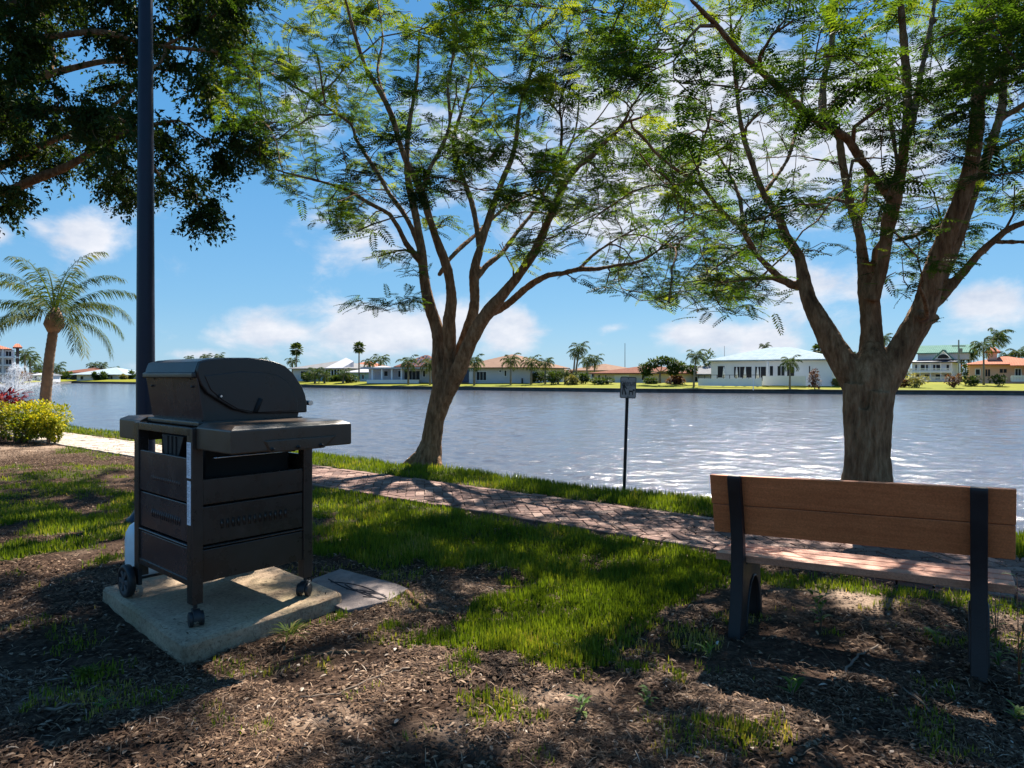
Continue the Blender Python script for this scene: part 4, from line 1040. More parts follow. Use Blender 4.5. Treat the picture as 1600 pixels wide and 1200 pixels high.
SUNSPOTS=[(1290,868,.42,.20),(1370,885,.42,.16),(1220,855,.42,.12),(1300,930,0,.20),(1360,946,0,.16),(480,1130,0,.22),(90,1095,0,.15),(60,850,0,.35),(150,860,0,.3),(-30,870,0,.3),(40,700,0,.6),(150,704,0,.7),(100,800,0,.15),
 (545,792,0,.35),(640,785,0,.32),(700,800,0,.16),(590,815,0,.2),(700,985,0,.14),(900,945,0,.22),(850,1000,0,.20),(790,1015,0,.2),(930,985,0,.15),(450,965,.09,.16),(400,985,.09,.1),(500,940,.09,.12),(410,897,.09,.16),(590,925,.03,.13),(560,935,.03,.08),
 (1560,960,0,.2),(1590,990,0,.15),(800,1120,0,.22),(1180,1125,0,.2),(1480,1110,0,.18),(1320,1110,0,.14),(560,745,0,.25),(640,752,0,.2),(840,795,0,.25),(1010,838,0,.2),(920,815,0,.12),(1180,930,0,.12),(1000,960,0,.12),(640,945,0,.14),(620,975,0,.18),(760,935,0,.12),(940,790,0,.2),(1040,800,0,.2),(760,760,0,.3),(1160,985,0,.10),(1230,1010,0,.09),(60,780,0,.12),(150,770,0,.10),(980,880,0,.12),(870,870,0,.14),(30,930,0,.14),(110,960,0,.10),(330,1080,0,.10),(620,1060,0,.14),(700,1100,0,.12),(560,1030,0,.10),(960,1080,0,.12),(1060,1050,0,.10),(1100,950,0,.10),(1400,1040,0,.10),(1280,1050,0,.08),(220,1110,0,.10),(780,960,0,.12),(1010,920,0,.10),(720,850,0,.12),(800,860,0,.12),(1080,870,0,.12)]
SUNR=[]
for (x,y,z,r_w) in SUNSPOTS:
    g_=GP(x,y,z); SUNR.append((np.array([g_[0],g_[1],z]),r_w*1.35))
def insun(pos,k=1.0):
    d=np.array(sd); out=np.zeros(len(pos),bool)
    for o_,r_w in SUNR:
        v=pos-o_; t=v@d; q=v-t[:,None]*d; wob_=1+.5*np.sin(7*pos[:,0]+5*pos[:,1]); out|=(np.linalg.norm(q,axis=1)<r_w*k*wob_)&(t>1)
    return out
# --- middle tree
D1=10.25
t1=empty('shade_tree',(GP(668,716)[0],GP(668,716)[1],0)); tag(t1,'multi stemmed feathery leaved tree on the grass strip left of the dog sign','tree')
def unparent_offset(o): 
    for c in o.children: c.matrix_parent_inverse=Matrix.Translation(-o.location)
m=Tree(D1)
m.limb([(663,738,62),(668,716,42),(674,690,32),(679,655,32),(688,620,32),(696,590,31),(701,565,16)],0,0,True)
m.limb([(666,712,22),(650,716,18),(632,727,9),(622,740,3)],0,-.15,True); m.limb([(674,708,20),(683,718,13),(690,740,5)],0,-.30,True)
m.limb([(688,605,34),(686,570,31),(684,520,28),(672,480,25),(664,440,23),(660,405,20),(651,345,17),(638,282,15),(636,240,12),(640,190,10),(652,120,7),(655,50,5)],0,.9,wr=.73)
m.limb([(663,415,15),(648,398,13),(634,380,12),(622,355,11),(609,335,10),(574,316,9),(545,298,8),(517,288,7),(479,278,6),(440,268,5),(405,255,3)],.3,-1.2,wr=.73)
m.limb([(661,400,14),(644,358,12),(627,328,11),(609,304,10),(590,270,9),(568,237,9),(555,215,8),(549,195,7),(515,170,6),(476,145,6),(450,130,5),(425,117,5),(400,95,4),(370,66,3),(330,30,2)],.4,2.2,wr=.73)
m.limb([(690,640,16),(697,612,24),(701,585,29),(703,545,28),(702,500,26),(706,470,24),(700,424,20),(684,380,18),(672,345,17),(660,304,16),(645,270,15),(634,250,14),(622,215,13),(612,180,12),(592,140,11),(574,111,10),(562,79,9),(545,20,7),(530,-50,5)],0,-1.6,wr=.73)
m.limb([(614,185,9),(600,150,8),(590,110,7),(598,60,6),(590,0,4)],-1.0,.4,wr=.73)
m.limb([(660,300,11),(672,262,10),(690,230,9),(703,190,8),(700,130,7),(712,70,5),(715,0,4)],-.6,.9,wr=.73)
m.limb([(700,585,30),(718,550,27),(735,505,24),(742,470,22),(741,424,20),(748,395,18),(758,360,16),(777,304,14),(790,270,12),(799,250,11),(806,220,10),(812,170,8),(830,110,7),(838,50,5)],0,1.5,wr=.73)
m.limb([(750,385,15),(744,350,13),(736,313,12),(724,280,10),(714,250,9),(708,220,8),(722,170,7),(735,120,6),(742,60,4)],.5,2.6,wr=.73)
m.limb([(686,430,9),(700,408,10),(722,385,10),(742,368,9),(765,345,8),(800,318,7),(838,300,6),(880,285,4)],-.22,3.2,wr=.73)
m.limb([(684,668,14),(690,645,22),(699,618,29),(714,585,33),(730,545,33),(748,510,31),(765,485,28),(790,455,23),(814,425,20),(839,386,18),(852,355,17),(864,329,16),(876,300,15),(887,278,14),(905,258,13),(925,244,13),(945,222,12),(963,206,10),(976,190,8),(985,170,6),(1010,130,5),(1020,80,3)],0,-2.4,wr=.73)
m.limb([(884,283,10),(878,262,9),(876,237,8),(878,200,7),(875,160,6),(890,110,5),(885,40,4)],-1.6,-.2,wr=.73)
m.limb([(760,492,18),(780,484,17),(800,470,16),(820,452,15),(840,438,14),(857,430,13),(880,427,12),(902,421,11),(935,420,10),(963,415,9),(985,412,8),(1007,405,7),(1030,390,6),(1045,377,6),(1062,362,5),(1077,350,4),(1110,330,3)],.0,-3.2,wr=.73)
m.limb([(905,421,8),(925,400,7),(950,382,6),(985,362,5),(1020,345,4)],-1.2,-.6,wr=.73)
m.limb([(741,440,14),(760,415,12),(785,395,11),(810,360,9),(838,325,8),(850,300,7),(880,250,6),(900,200,5),(905,140,4)],.3,3.4,wr=.73)
POLY1=[(380,-200),(340,40),(330,120),(365,175),(345,215),(400,255),(425,285),(500,315),(530,350),(548,375),(590,385),(640,375),(690,350),(760,375),(800,420),(850,400),(900,400),(930,440),(975,455),(1010,470),(1080,480),(1180,480),(1185,400),(1120,300),(1060,200),(1020,60),(1040,-200)]
HOLE=[(300,120,80,50),(640,430,70,30)]
def dens1(x,y,d):
    if y>300 and 560<x<780: return .35
    if y<-40: return .40
    return 1
tg=crown_targets(690,POLY1,D1,-3.4,3.0,31,clump=.41,dens=dens1)
tg+= [tuple(PP(x,y,D1+o)) for x,y,o in ((556,468,-.6),(575,478,-.5),(600,482,-.5),(622,474,-.3),(640,468,-.2),(645,420,0),(612,412,.2),(590,402,.1),(625,395,.2),(440,292,-1.1),(480,310,-1.0),(415,270,-1.2),(545,355,-.2),(570,350,0),(530,345,-.3),(1000,470,-2),(1040,480,-2.2),(1090,488,-2.4),(1150,490,-2.5),(1180,470,-2.4),(945,455,-1.8),(900,440,-1),(1120,470,-2.4),(1060,455,-2.2))]
m.grow(tg,rmax=.034,rend=.0055,big=110)
leaves_poinciana(m,t1,14,.42,.225); m.wood(t1,M['bark'],.016); unparent_offset(t1)
# --- right tree
D2=5.95
t2=empty('shade_tree',(GP(1355,815)[0],D2,0)); tag(t2,'thick trunked tree behind the bench, forking low into three heavy limbs','tree')
m=Tree(D2)
m.limb([(1354,850,112),(1354,812,92),(1353,770,74),(1355,720,63),(1356,670,59),(1358,625,66),(1360,590,70),(1362,560,50),(1363,535,20)],0,0,True)
for (x0,x1,o) in ((1322,1300,-.1),(1388,1408,-.15),(1350,1345,-.25)): m.limb([(1354,760,30),(x0,805,34),(x1,835,18)],0,o,True)
for q_,o_ in (([(1372,612,30),(1367,660,24),(1364,710,20),(1360,770,24),(1352,835,34)],-.155),([(1334,600,30),(1330,650,26),(1331,710,22),(1328,770,24),(1318,830,30)],-.10),([(1384,610,26),(1381,670,22),(1383,740,22),(1390,800,26),(1400,840,26)],-.06),([(1350,640,16),(1347,700,18),(1343,770,20),(1338,835,26)],-.165)): m.limb(q_,o_,o_-.03,True)
m.limb([(1345,640,34),(1338,600,50),(1322,572,50),(1302,542,44),(1288,515,39),(1273,488,35),(1262,465,31),(1256,440,27),(1249,402,20),(1240,388,19),(1227,370,18),(1217,339,15),(1206,322,14),(1195,307,13),(1184,280,12),(1176,256,11),(1163,218,10),(1158,195,9),(1154,171,9),(1150,125,8),(1144,73,7),(1140,10,5),(1130,-80,4)],0,.9,wr=.80)
m.limb([(1254,448,18),(1236,445,16),(1215,432,14),(1198,414,13),(1185,402,12),(1174,384,12),(1163,364,11),(1150,348,10),(1132,335,10),(1115,315,9),(1100,294,9),(1080,278,8),(1058,266,8),(1040,252,7),(1023,237,7),(1005,215,6),(988,199,6),(980,170,4),(985,120,3)],.3,-.6,wr=.80)
m.limb([(1164,366,9),(1160,340,8),(1157,313,8),(1147,285,7),(1130,255,6),(1119,237,5),(1105,190,5),(1100,140,4),(1085,80,3)],0,1.4,wr=.80)
m.limb([(1195,300,9),(1210,280,8),(1230,250,8),(1240,220,7),(1252,170,6),(1255,110,5)],.5,2.0,wr=.80)
m.limb([(1361,600,56),(1362,560,50),(1362,520,42),(1360,485,38),(1356,455,36),(1350,424,25),(1347,398,21),(1344,370,19),(1339,350,18),(1331,329,17),(1324,295,15),(1318,263,14),(1314,240,14),(1312,218,13),(1300,192,13),(1287,171,13),(1286,140,12),(1290,110,12),(1299,79,11),(1302,20,9),(1310,-80,6)],0,1.0,wr=.80)
m.limb([(1340,355,11),(1345,335,10),(1350,318,10),(1354,290,9),(1352,262,8),(1345,235,7)],.3,1.2,wr=.80)
m.limb([(1362,470,30),(1370,445,27),(1377,424,25),(1382,395,25),(1385,367,25),(1390,340,27),(1397,313,26),(1404,280,24),(1410,250,21),(1414,220,18),(1417,187,17),(1418,155,16),(1416,120,16),(1413,73,15),(1408,10,13),(1400,-80,9)],0,-.7,wr=.80)
m.limb([(1395,318,17),(1385,302,16),(1374,288,15),(1362,272,14),(1352,257,14),(1341,244,15),(1332,228,16),(1322,215,17),(1308,206,17),(1292,199,17),(1277,190,16),(1255,172,15),(1233,152,15),(1210,130,14),(1189,111,14),(1170,94,13),(1147,73,13),(1120,40,11),(1080,0,9),(1030,-60,6)],-.5,-1.9,wr=.80)
m.limb([(1286,192,9),(1281,165,8),(1286,120,7),(1298,70,6)],-1.2,-.2,wr=.80)
m.limb([(1418,215,14),(1425,190,14),(1432,155,13),(1438,118,12),(1445,85,11),(1456,30,9),(1470,-60,6)],-.5,.4,wr=.80)
m.limb([(1405,262,11),(1400,240,9),(1396,215,9),(1390,175,8),(1385,140,8),(1380,115,7),(1366,90,6),(1350,50,5)],-.4,.7,wr=.80)
m.limb([(1370,430,12),(1366,410,12),(1368,390,11),(1378,375,8)],.2,.1,wr=.80)
m.limb([(1402,375,9),(1430,368,9),(1455,355,8),(1478,345,6),(1500,318,5)],0,1.5,wr=.80)
m.limb([(1370,620,50),(1385,590,56),(1402,560,56),(1420,527,52),(1436,500,50),(1448,470,42),(1457,430,38),(1468,398,37),(1483,361,35),(1495,330,33),(1508,294,31),(1517,258,29),(1524,218,27),(1527,187,25),(1528,155,22),(1530,110,20),(1533,60,18),(1536,0,14),(1540,-80,10)],0,-.9,wr=.80)
m.limb([(1470,440,24),(1484,408,22),(1497,370,22),(1508,335,22),(1520,300,22),(1534,266,22),(1544,240,20),(1553,212,18),(1560,190,16),(1566,164,15),(1567,130,13),(1572,80,11),(1578,10,8)],0,.5,wr=.80)
m.limb([(1529,165,15),(1536,148,15),(1550,123,15),(1562,100,13),(1575,70,12),(1600,20,9),(1630,-50,6)],-.7,-1.5,wr=.80)
m.limb([(1560,190,13),(1572,180,12),(1588,172,12),(1605,160,11),(1640,130,9),(1700,70,6)],.3,-.3,wr=.80)
m.limb([(1536,252,12),(1548,240,11),(1562,232,10),(1580,222,9),(1605,212,8),(1660,190,6)],.2,1.0,wr=.80)
m.limb([(1450,478,30),(1462,468,28),(1476,455,24),(1492,440,20),(1510,420,17),(1527,399,15),(1548,380,14),(1569,362,13),(1586,353,12),(1605,346,11),(1650,320,9),(1720,270,6)],0,-.6,wr=.80)
m.limb([(1556,378,9),(1575,378,9),(1600,378,8),(1640,385,6),(1690,370,4)],-.3,-1.0,wr=.80)
m.limb([(1445,505,18),(1458,500,14),(1466,494,11),(1467,494,2)],-.1,-.16,wr=.80)
m.limb([(1428,490,14),(1436,492,19),(1442,494,19)],-.12,-.30,wr=.80)
POLY2=[(940,-350),(950,100),(1000,220),(985,330),(1030,400),(1060,440),(1110,470),(1160,480),(1200,450),(1250,380),(1300,385),(1350,400),(1440,430),(1475,430),(1500,400),(1540,350),(1600,330),(1760,330),(1900,150),(1950,-350)]
def dens2(x,y,d):
    if y>340 and 1200<x<1330: return .25
    if y>150 and d<4.6: return .35
    if y<-20: return .42
    return 1
tg=crown_targets(760,POLY2,D2,-2.6,3.2,57,clump=.42,cs=.8,dens=dens2)
tg+=[tuple(PP(x,y,D2+o)) for x,y,o in ((1410,440,-.2),(1425,455,-.2),(1400,425,0),(1270,392,.3),(1300,400,.2),(1290,380,.5),(1495,405,.4),(1470,390,.6),(1165,460,-.5),(1120,460,-.5),(1100,430,-.5),(1060,300,-.6),(1190,480,-.3))]
m.grow(tg,rmax=.024,rend=.0035,big=130)
leaves_poinciana(m,t2,12,.36,.175,seedshift=9); m.wood(t2,M['bark'],.0115); 
k_=MB(); kc=PP(1442,494,D2-.27); k_.cyl(kc,Vector(kc)-Vector((0,0,HC)),.052,.02,18); ko=k_.build('pruned_knot',simple('cut_wood',(.20,.10,.06),.9,.4,20,bmp=.01,bscale=25),t2,bevel=.006)
unparent_offset(t2)

# --- dense small leaved tree coming in from the left
D3=9.5
t3=empty('shade_tree',((-560-800)/F*9.9,9.9,0)); tag(t3,'dark dense small leaved tree leaning in at the upper left behind the lamp post','tree')
m=Tree(D3)
m.limb([(-560,740,150),(-555,690,110),(-540,600,95),(-520,520,90),(-500,450,85)],.4,.4,True)
m.limb([(-500,460,70),(-420,400,58),(-320,355,46),(-200,325,36),(-100,308,26),(-40,300,18),(10,298,15),(60,278,13),(110,258,12),(150,232,9),(200,205,7),(260,190,5)],.3,-.8)
m.limb([(-330,360,32),(-240,320,26),(-120,290,18),(-20,268,13),(30,245,11),(75,222,9),(130,200,7),(170,170,5),(210,140,4)],0,.8)
m.limb([(-500,450,60),(-440,330,50),(-340,200,40),(-220,100,32),(-80,40,24),(60,0,18),(200,-50,12),(320,-80,8)],.2,-1.0)
m.limb([(-220,100,22),(-100,130,17),(20,130,13),(100,110,10),(180,95,8),(260,110,5)],-.3,1.0)
m.limb([(-340,210,24),(-220,190,18),(-100,190,14),(0,185,11),(90,170,8),(200,190,5)],0,-1.2)
m.limb([(-80,40,14),(40,60,11),(150,50,9),(240,70,7),(340,80,5)],-.6,-1.6)
POLY3=[(-420,-350),(390,-350),(395,-20),(375,60),(330,110),(345,170),(390,215),(395,235),(352,262),(340,318),(315,345),(285,290),(245,262),(212,300),(180,285),(140,262),(95,262),(60,240),(35,262),(18,318),(-20,330),(-200,330),(-420,300)]
tg=crown_targets(620,POLY3,D3,-2.2,2.6,77,clump=.33,cs=.7)
tg+=[tuple(PP(x,y,D3+o)) for x,y,o in ((322,350,-.8),(328,338,-.6),(312,330,-.8),(335,315,-.5),(10,320,0),(22,305,0),(205,318,-.4),(212,305,-.3),(400,228,0),(418,240,0),(180,292,0),(85,262,0),(340,240,-.8),(350,262,-.8),(370,225,-.4),(300,300,-.6),(255,285,-.5))]
m.grow(tg,rmax=.035,rend=.006,big=60)
# small ovate leaves in sprays
TV3=np.array([[0,0,0],[.35,-.26,.04],[1,0,-.12],[.35,.26,.04]],float); TF3=np.array([[0,1,2,3]])
pos=[];dr=[]
anchors=[tuple(p) for p,d in m.ends]+[tuple(m.A[i]) for i in np.where(m.C<.013)[0] if rng.random()<.35]
an_=np.repeat(np.array(anchors),10,axis=0); sdir=rng.normal(0,1,an_.shape)*np.array([1,1,.55])+np.array([0,0,-.35]); sdir/=np.linalg.norm(sdir,axis=1,keepdims=True); sl_=.14+.26*rng.random(len(an_))
nl_=24; tt=np.tile(np.linspace(.08,1,nl_),len(an_)); base_=np.repeat(an_,nl_,axis=0); sd2=np.repeat(sdir,nl_,axis=0); pos=base_+sd2*(tt*np.repeat(sl_,nl_))[:,None]+rng.normal(0,.016,base_.shape); pos[:,2]-=.10*tt**2
dr=sd2*.6+rng.normal(0,.6,base_.shape); dr[:,2]-=.15
pos=np.array(pos);dr=np.array(dr); ok=~insun(pos); pos=pos[ok];dr=dr[ok];n=len(pos); R=basis(dr,np.tile([0,0,1.],(n,1))+rng.normal(0,.5,(n,3))); L=.058*(.7+.6*rng.random(n))
V,Fq=scatter(TV3,TF3,pos,R,L); g=fbm(pos[:,0]*.8,pos[:,1]*.8,pos[:,2]*.8,3)
crown_mesh('crown',m,V,Fq,M['ficus'],M['bark'],t3,np.repeat(np.clip(.45+(g-.5)*1.6+rng.normal(0,.2,n),0,1),4)); m.wood(t3,M['bark'],0); unparent_offset(t3)
#PART5
# ------------------------------------------------------------------ palms, shrubs and weeds
def shoreD(x):
    a=math.atan((x-800)/F); return float(shore_r(a))*math.cos(a)
def palm_crown(base,nf,L,droop,nl,lw,ll,r,elmin=-.5,elmax=1.35,fan=False,azfix=None,wind=0):
    V=[];Fc=[];rv=[]
    def tri(pts,c): 
        k=len(V); V.extend([tuple(p) for p in pts]); Fc.append((k,k+1,k+2,k+3)); rv.extend([c]*4)
    for i in range(nf):
        a=(azfix[i] if azfix else 2*PI*(i*.381966+r.uniform(-.04,.04))); e=elmax+(elmin-elmax)*(i/(nf-1))**.9+r.uniform(-.1,.1)
        Lf=L*r.uniform(.85,1.12)*(1 if e>-.1 else .85); p=Vector(base); pts=[p.copy()]; ns=12; hd=Vector((math.cos(a),math.sin(a),0)); ee=e
        for k in range(ns):
            if fan: step=hd*math.cos(ee)+Vector((0,0,math.sin(ee)))
            else:
                step=hd*math.cos(ee)+Vector((wind*.4,0,math.sin(ee))); ee-=droop*(.35+1.3*k/ns)/ns
            p=p+step.normalized()*Lf/ns; pts.append(p.copy())
        c=r.uniform(.15,.75) if e>0 else r.uniform(.4,1)
        side=hd.cross(Vector((0,0,1))).normalized()
        for k in range(0,ns,2):
            w_=.012*L*(1-k/ns)+.003; q0,q1=pts[k],pts[k+2]; tri([q0-side*w_,q1-side*w_*.8,q1+side*w_*.8,q0+side*w_],c*.8)
        if fan:
            tip=pts[-1]; d=(pts[-1]-pts[-2]).normalized(); up=side.cross(d); nseg=13
            for j in range(nseg):
                an=math.radians(-115+230*j/(nseg-1)); dd=(d*math.cos(an)+side*math.sin(an)+up*r.uniform(-.1,.1)).normalized(); e2=tip+dd*ll+Vector((0,0,-ll*.22)); sd_=dd.cross(up)*lw
                tri([tip-sd_*.3,tip+dd*ll*.55-sd_,e2,tip+dd*ll*.55+sd_],min(1,max(0,c+r.uniform(-.15,.15))))
        else:
            for k in range(nl):
                t=.14+.86*k/(nl-1); f_=t*ns; i0=min(int(f_),ns-1); q=pts[i0].lerp(pts[i0+1],f_-i0); d=(pts[i0+1]-pts[i0]).normalized()
                l=ll*math.sin(PI*(.18+.74*t))**.6
                for sg_ in (-1,1):
                    dd=(side*sg_*.75+d*.55+Vector((0,0,r.uniform(-.75,-.1)))).normalized(); m1=q+dd*l*.5; e2=q+dd*l+Vector((wind*.15*l,0,-.30*l)); w_=d*lw*.5
                    tri([q-w_*.6,m1-w_,e2,m1+w_],min(1,max(0,c+r.uniform(-.18,.18))))
    return np.array(V),np.array(Fc),np.array(rv)
def make_palm(name,label,x,off,ytop,Lpx,kind='coco',lean=0,group=None,twpx=2.6,seed=0,nf=None,D=None,cat='palm tree',wind=0):
    D=D or shoreD(x)+off; r=random.Random(seed*7+int(x)); bx=(x-800)/F*D; bz=fh(bx,D) if D>40 else 0
    o=empty(name,(bx,D,bz)); tag(o,label,cat,group)
    top=Vector(((lean)*D/F,0,HC-(ytop-HZ)*D/F-bz)); L=Lpx*D/F; tw=twpx/2*D/F
    m_=MB(); n=7; m_.tube([Vector((top.x*(i/n)**1.6,0,top.z*i/n-.1*(i==0))) for i in range(n+1)],[tw*(1.35-.55*i/n) for i in range(n+1)],8); m_.build('trunk',M['farbark'],o,smooth=True)
    if kind=='fan':
        V,Fq,rv=palm_crown(top,nf or 22,L*.6,0,0,L*.11,L*.62,r,-1.0,1.4,fan=True)
        sk=MB(); sk.lathe([(tw*.9,top.z-L*.75),(tw*2.2,top.z-L*.55),(tw*2.6,top.z-L*.2),(tw,top.z)],10,(top.x,0,0)); sk.build('dead_frond_skirt',M['dark'],o)
    else:
        V,Fq,rv=palm_crown(top,nf or 17,L*1.5,2.1,13,L*.10,L*.46,r,-.5,1.25,wind=wind)
    np_mesh('crown',V,Fq,M['farpalm'],o,rnd=rv); return o
GP_='palms along the far bank'
palms=[ # x, inland, ytop, Lpx, kind, lean, label
 (463,24,546,11,'fan',0,'tall dark fan palm above the roof nearest the grill lid'),
 (457,26,564,9,'coco',0,'short bushy palm at the foot of the tall fan palm by the grill lid'),
 (561,18,543,10,'fan',0,'tall lone fan palm with ball shaped crown right of the orange roof'),
 (492,6,583,13,'coco',0,'small palm on the far bank in front of the grey roofed house'),
 (507,7,585,11,'coco',0,'small thin palm beside the white screened porch'),
 (536,8,584,11,'coco',1,'small arching palm right of the clipped hedge'),
 (578,34,566,10,'coco',0,'dark palm behind the teal house, left of a taller one'),
 (593,34,562,12,'coco',2,'taller dark palm rising behind the left end of the columned house'),
 (638,6,566,14,'coco',0,'palm with slim grey trunk in front of the columned white house'),
 (672,6,568,14,'coco',-1,'palm just left of the middle tree trunk, in front of a white window'),
 (741,5,565,15,'coco',0,'palm just right of the middle tree trunk on the far lawn'),
 (798,8,563,14,'coco',0,'palm in front of the plain grey wall of the tan roofed house'),
 (830,10,566,14,'coco',0,'palm at the right end of the tan roofed house'),
 (852,11,567,13,'coco',0,'palm standing alone right of the tan roofed house'),
 (896,30,552,10,'coco',3,'left of the two leaning tall palms behind the pale roofs'),
 (899,31,544,13,'coco',7,'taller right one of the two leaning palms behind the pale roofs'),
 (917,40,564,12,'coco',0,'bushy dark palm behind the pale roofs, left half of a pair'),
 (929,42,562,12,'coco',0,'bushy dark palm behind the pale roofs, right half of a pair'),
 (872,12,584,9,'coco',0,'low palm in the shrubs between the tan and red roofed houses'),
 (883,11,583,9,'coco',0,'low palm with drooping fronds left of the leaning pair trunks'),
 (1084,5,556,14,'coco',4,'ragged palm on the far lawn at the left end of the white patio wall'),
 (1195,40,541,8,'coco',0,'palm top showing over the ridge of the white house roof'),
 (1234,3,566,14,'coco',1,'leafy palm in front of the white house patio wall'),
 (1279,34,547,11,'fan',0,'dark palm behind the right slope of the white house roof'),
 (1329,40,556,9,'coco',0,'palm top seen left of the right tree fork'),
 (1382,40,528,10,'coco',0,'palm top seen in the fork of the right tree'),
 (1537,12,541,17,'coco',0,'green palm in front of the pink house'),
 (1551,40,526,19,'coco',2,'tall windblown palm rising behind the pink house roof'),
 (1502,45,552,13,'coco',0,'bushy palm between the green roofed house and the pink house'),
 (1514,44,556,12,'coco',0,'second bushy palm, touching the left edge of the pink house roof'),
 (1576,44,557,14,'coco',0,'dark palm behind the pink house near its right end'),
 (1592,44,552,14,'coco',0,'dark palm behind the pink house at the right picture edge'),
 (39,12,553,12,'coco',0,'palm beside the apartment block at the left edge, left of two'),
 (47,12,561,13,'coco',0,'shorter palm beside the apartment block, right of two'),
 (60,16,574,10,'coco',0,'dark palm over the small white shed on the left shore'),
 (88,10,575,12,'coco',0,'palm just right of the near palm trunk on the far shore'),
 (146,32,571,8,'coco',-1,'palm behind the pale blue roof, left of a pair'),
 (157,32,571,8,'coco',2,'palm behind the pale blue roof, right of a pair'),
 (179,34,577,7,'coco',0,'small palm behind the right slope of the pale blue roof'),
 (296,60,560,7,'coco',0,'palm top seen over the left part of the grill lid'),
 (322,60,558,8,'coco',0,'palm top seen over the grill lid, middle of three'),
 (342,60,558,9,'coco',0,'palm top seen over the grill lid, right of three'),
 (412,60,562,6,'coco',0,'tiny palm top seen over the right part of the grill lid'),
]
for i,(x,off,yt,L,kd,ln,lb) in enumerate(palms): make_palm('palm_tree',lb,x,off,yt,L,kd,ln,GP_,2.2 if kd=='fan' else 2.6,i,wind=(1.6 if 'windblown' in lb else 0))
# near queen palm
np_D=15.6
qp=empty('palm_tree',((71-800)/F*np_D,np_D,0)); tag(qp,'feathery palm with slim ringed trunk behind the yellow bush','palm tree')
def lp_(x,y): v=PP(x,y,np_D); return Vector((v.x-qp.location.x,0,v.z))
m_=MB(); tp=[(68,690,19),(69,660,17.5),(70,635,16),(73,600,15),(77,560,14),(82,525,13.5),(84,508,12)]
P,R=resample([lp_(x,y) for x,y,_ in tp],[w_/2*np_D/F for *_,w_ in tp],.035); R=[r*(1+.05*((i%3)==0)) for i,r in enumerate(R)]
m_.tube(P,R,18); m_.build('trunk',M['palmbark'],qp,smooth=True)
ct=lp_(86,492); m_=MB(); m_.tube([lp_(82,520),lp_(83,508),lp_(85,495),lp_(87,480)],[.10,.19,.16,.06],12,wob=.12); m_.build('crown_shaft',M['palmbark'],qp,smooth=True)
r=random.Random(5); V=[];Fq=[];rv=[]; k=0
sets=[palm_crown(ct,22,1.9,1.75,52,.024,.34,r,-.12,1.45)]
V,Fq,rv=sets[0]; np_mesh('crown',V,Fq,M['palmleaf'],qp,rnd=rv)

TVL=np.array([[0,0,0],[.4,-.28,.05],[1,0,-.05],[.4,.28,.05]],float); TFL=np.array([[0,1,2,3]])
def shrub(name,label,cat,x,D,wpx,hpx,mat_,leaf,n,group=None,seed=0,stems=5,base=None,shape=1.0,zb=None):
    r=np.random.default_rng(seed*13+int(abs(x))+5); bx=(x-800)/F*D; bz=(fh(bx,D) if D>40 else 0.0) if zb is None else zb
    o=empty(name,(bx,D,bz)); tag(o,label,cat,group); W_=wpx/2*D/F; H_=hpx*D/F
    # several clumps
    nc=max(4,int(6*shape)); cs=np.stack([r.normal(0,.42,nc)*W_,r.normal(0,.38,nc)*W_,H_*(.35+.42*r.random(nc))],1)
    idx=r.integers(0,nc,n); v=r.normal(0,1,(n,3)); v/=np.linalg.norm(v,axis=1,keepdims=True); rad=(.55+.45*r.random(n)**.4)
    pos=cs[idx]+v*rad[:,None]*np.array([W_*.52,W_*.5,H_*.30]); pos[:,2]=np.clip(pos[:,2],.02,H_*1.1)
    out=np.hypot(pos[:,0],pos[:,1])>W_*1.1; pos[out,:2]*=.8
    d=v+r.normal(0,.5,(n,3)); R=basis(d,np.tile([0,0,1.],(n,1))+r.normal(0,.3,(n,3)))
    V,Fq=scatter(TVL,TFL,pos,R,leaf*(.7+.6*r.random(n)))
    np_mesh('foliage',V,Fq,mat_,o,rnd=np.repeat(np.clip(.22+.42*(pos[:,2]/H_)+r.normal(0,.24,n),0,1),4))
    if stems:
        m_=MB(); 
        for c in cs[:stems]: m_.tube([(c[0]*.1,c[1]*.1,-.05),(c[0]*.5,c[1]*.5,c[2]*.5),(c[0],c[1],c[2])],[W_*.05+.004,W_*.035+.003,.003],6)
        m_.build('stem',M['twig'],o,smooth=True)
    return o
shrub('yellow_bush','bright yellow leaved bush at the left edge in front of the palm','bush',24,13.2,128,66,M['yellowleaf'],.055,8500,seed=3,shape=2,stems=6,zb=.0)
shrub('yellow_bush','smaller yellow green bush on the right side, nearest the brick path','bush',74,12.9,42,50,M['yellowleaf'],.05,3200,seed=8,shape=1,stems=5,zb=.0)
# red ti plant
rp=empty('red_plant',((2-800)/F*14.0,14.0,0)); tag(rp,'red and pink broad leaved plant standing behind the yellow bush','plant')
V=[];n=330; pos=np.stack([rng.normal(0,.22,n),rng.normal(0,.2,n),.55+.42*rng.random(n)],1); d=np.stack([pos[:,0]*2.2+rng.normal(0,.35,n),pos[:,1]*2+rng.normal(0,.35,n),.25+rng.normal(0,.35,n)],1)
R=basis(d,np.tile([0,0,1.],(n,1))+rng.normal(0,.3,(n,3))); TVT=np.array([[0,-.02,0],[0,.02,0],[.35,-.13,.06],[.35,.13,.06],[.75,-.10,.02],[.75,.10,.02],[1,-.01,-.10],[1,.01,-.10]],float)
V,Fq=scatter(TVT,TF,pos,R,.17*(.7+.6*rng.random(n))); np_mesh('foliage',V,Fq,M['redleaf'],rp,rnd=np.repeat(rng.random(n),8))
m_=MB()
for i in range(7): a=i*.9; m_.tube([(.05*math.cos(a),.05*math.sin(a),-.03),(.14*math.cos(a),.14*math.sin(a),.45),(.2*math.cos(a),.2*math.sin(a),.85)],[.015,.012,.008],6)
m_.build('stem',M['twig'],rp,smooth=True)

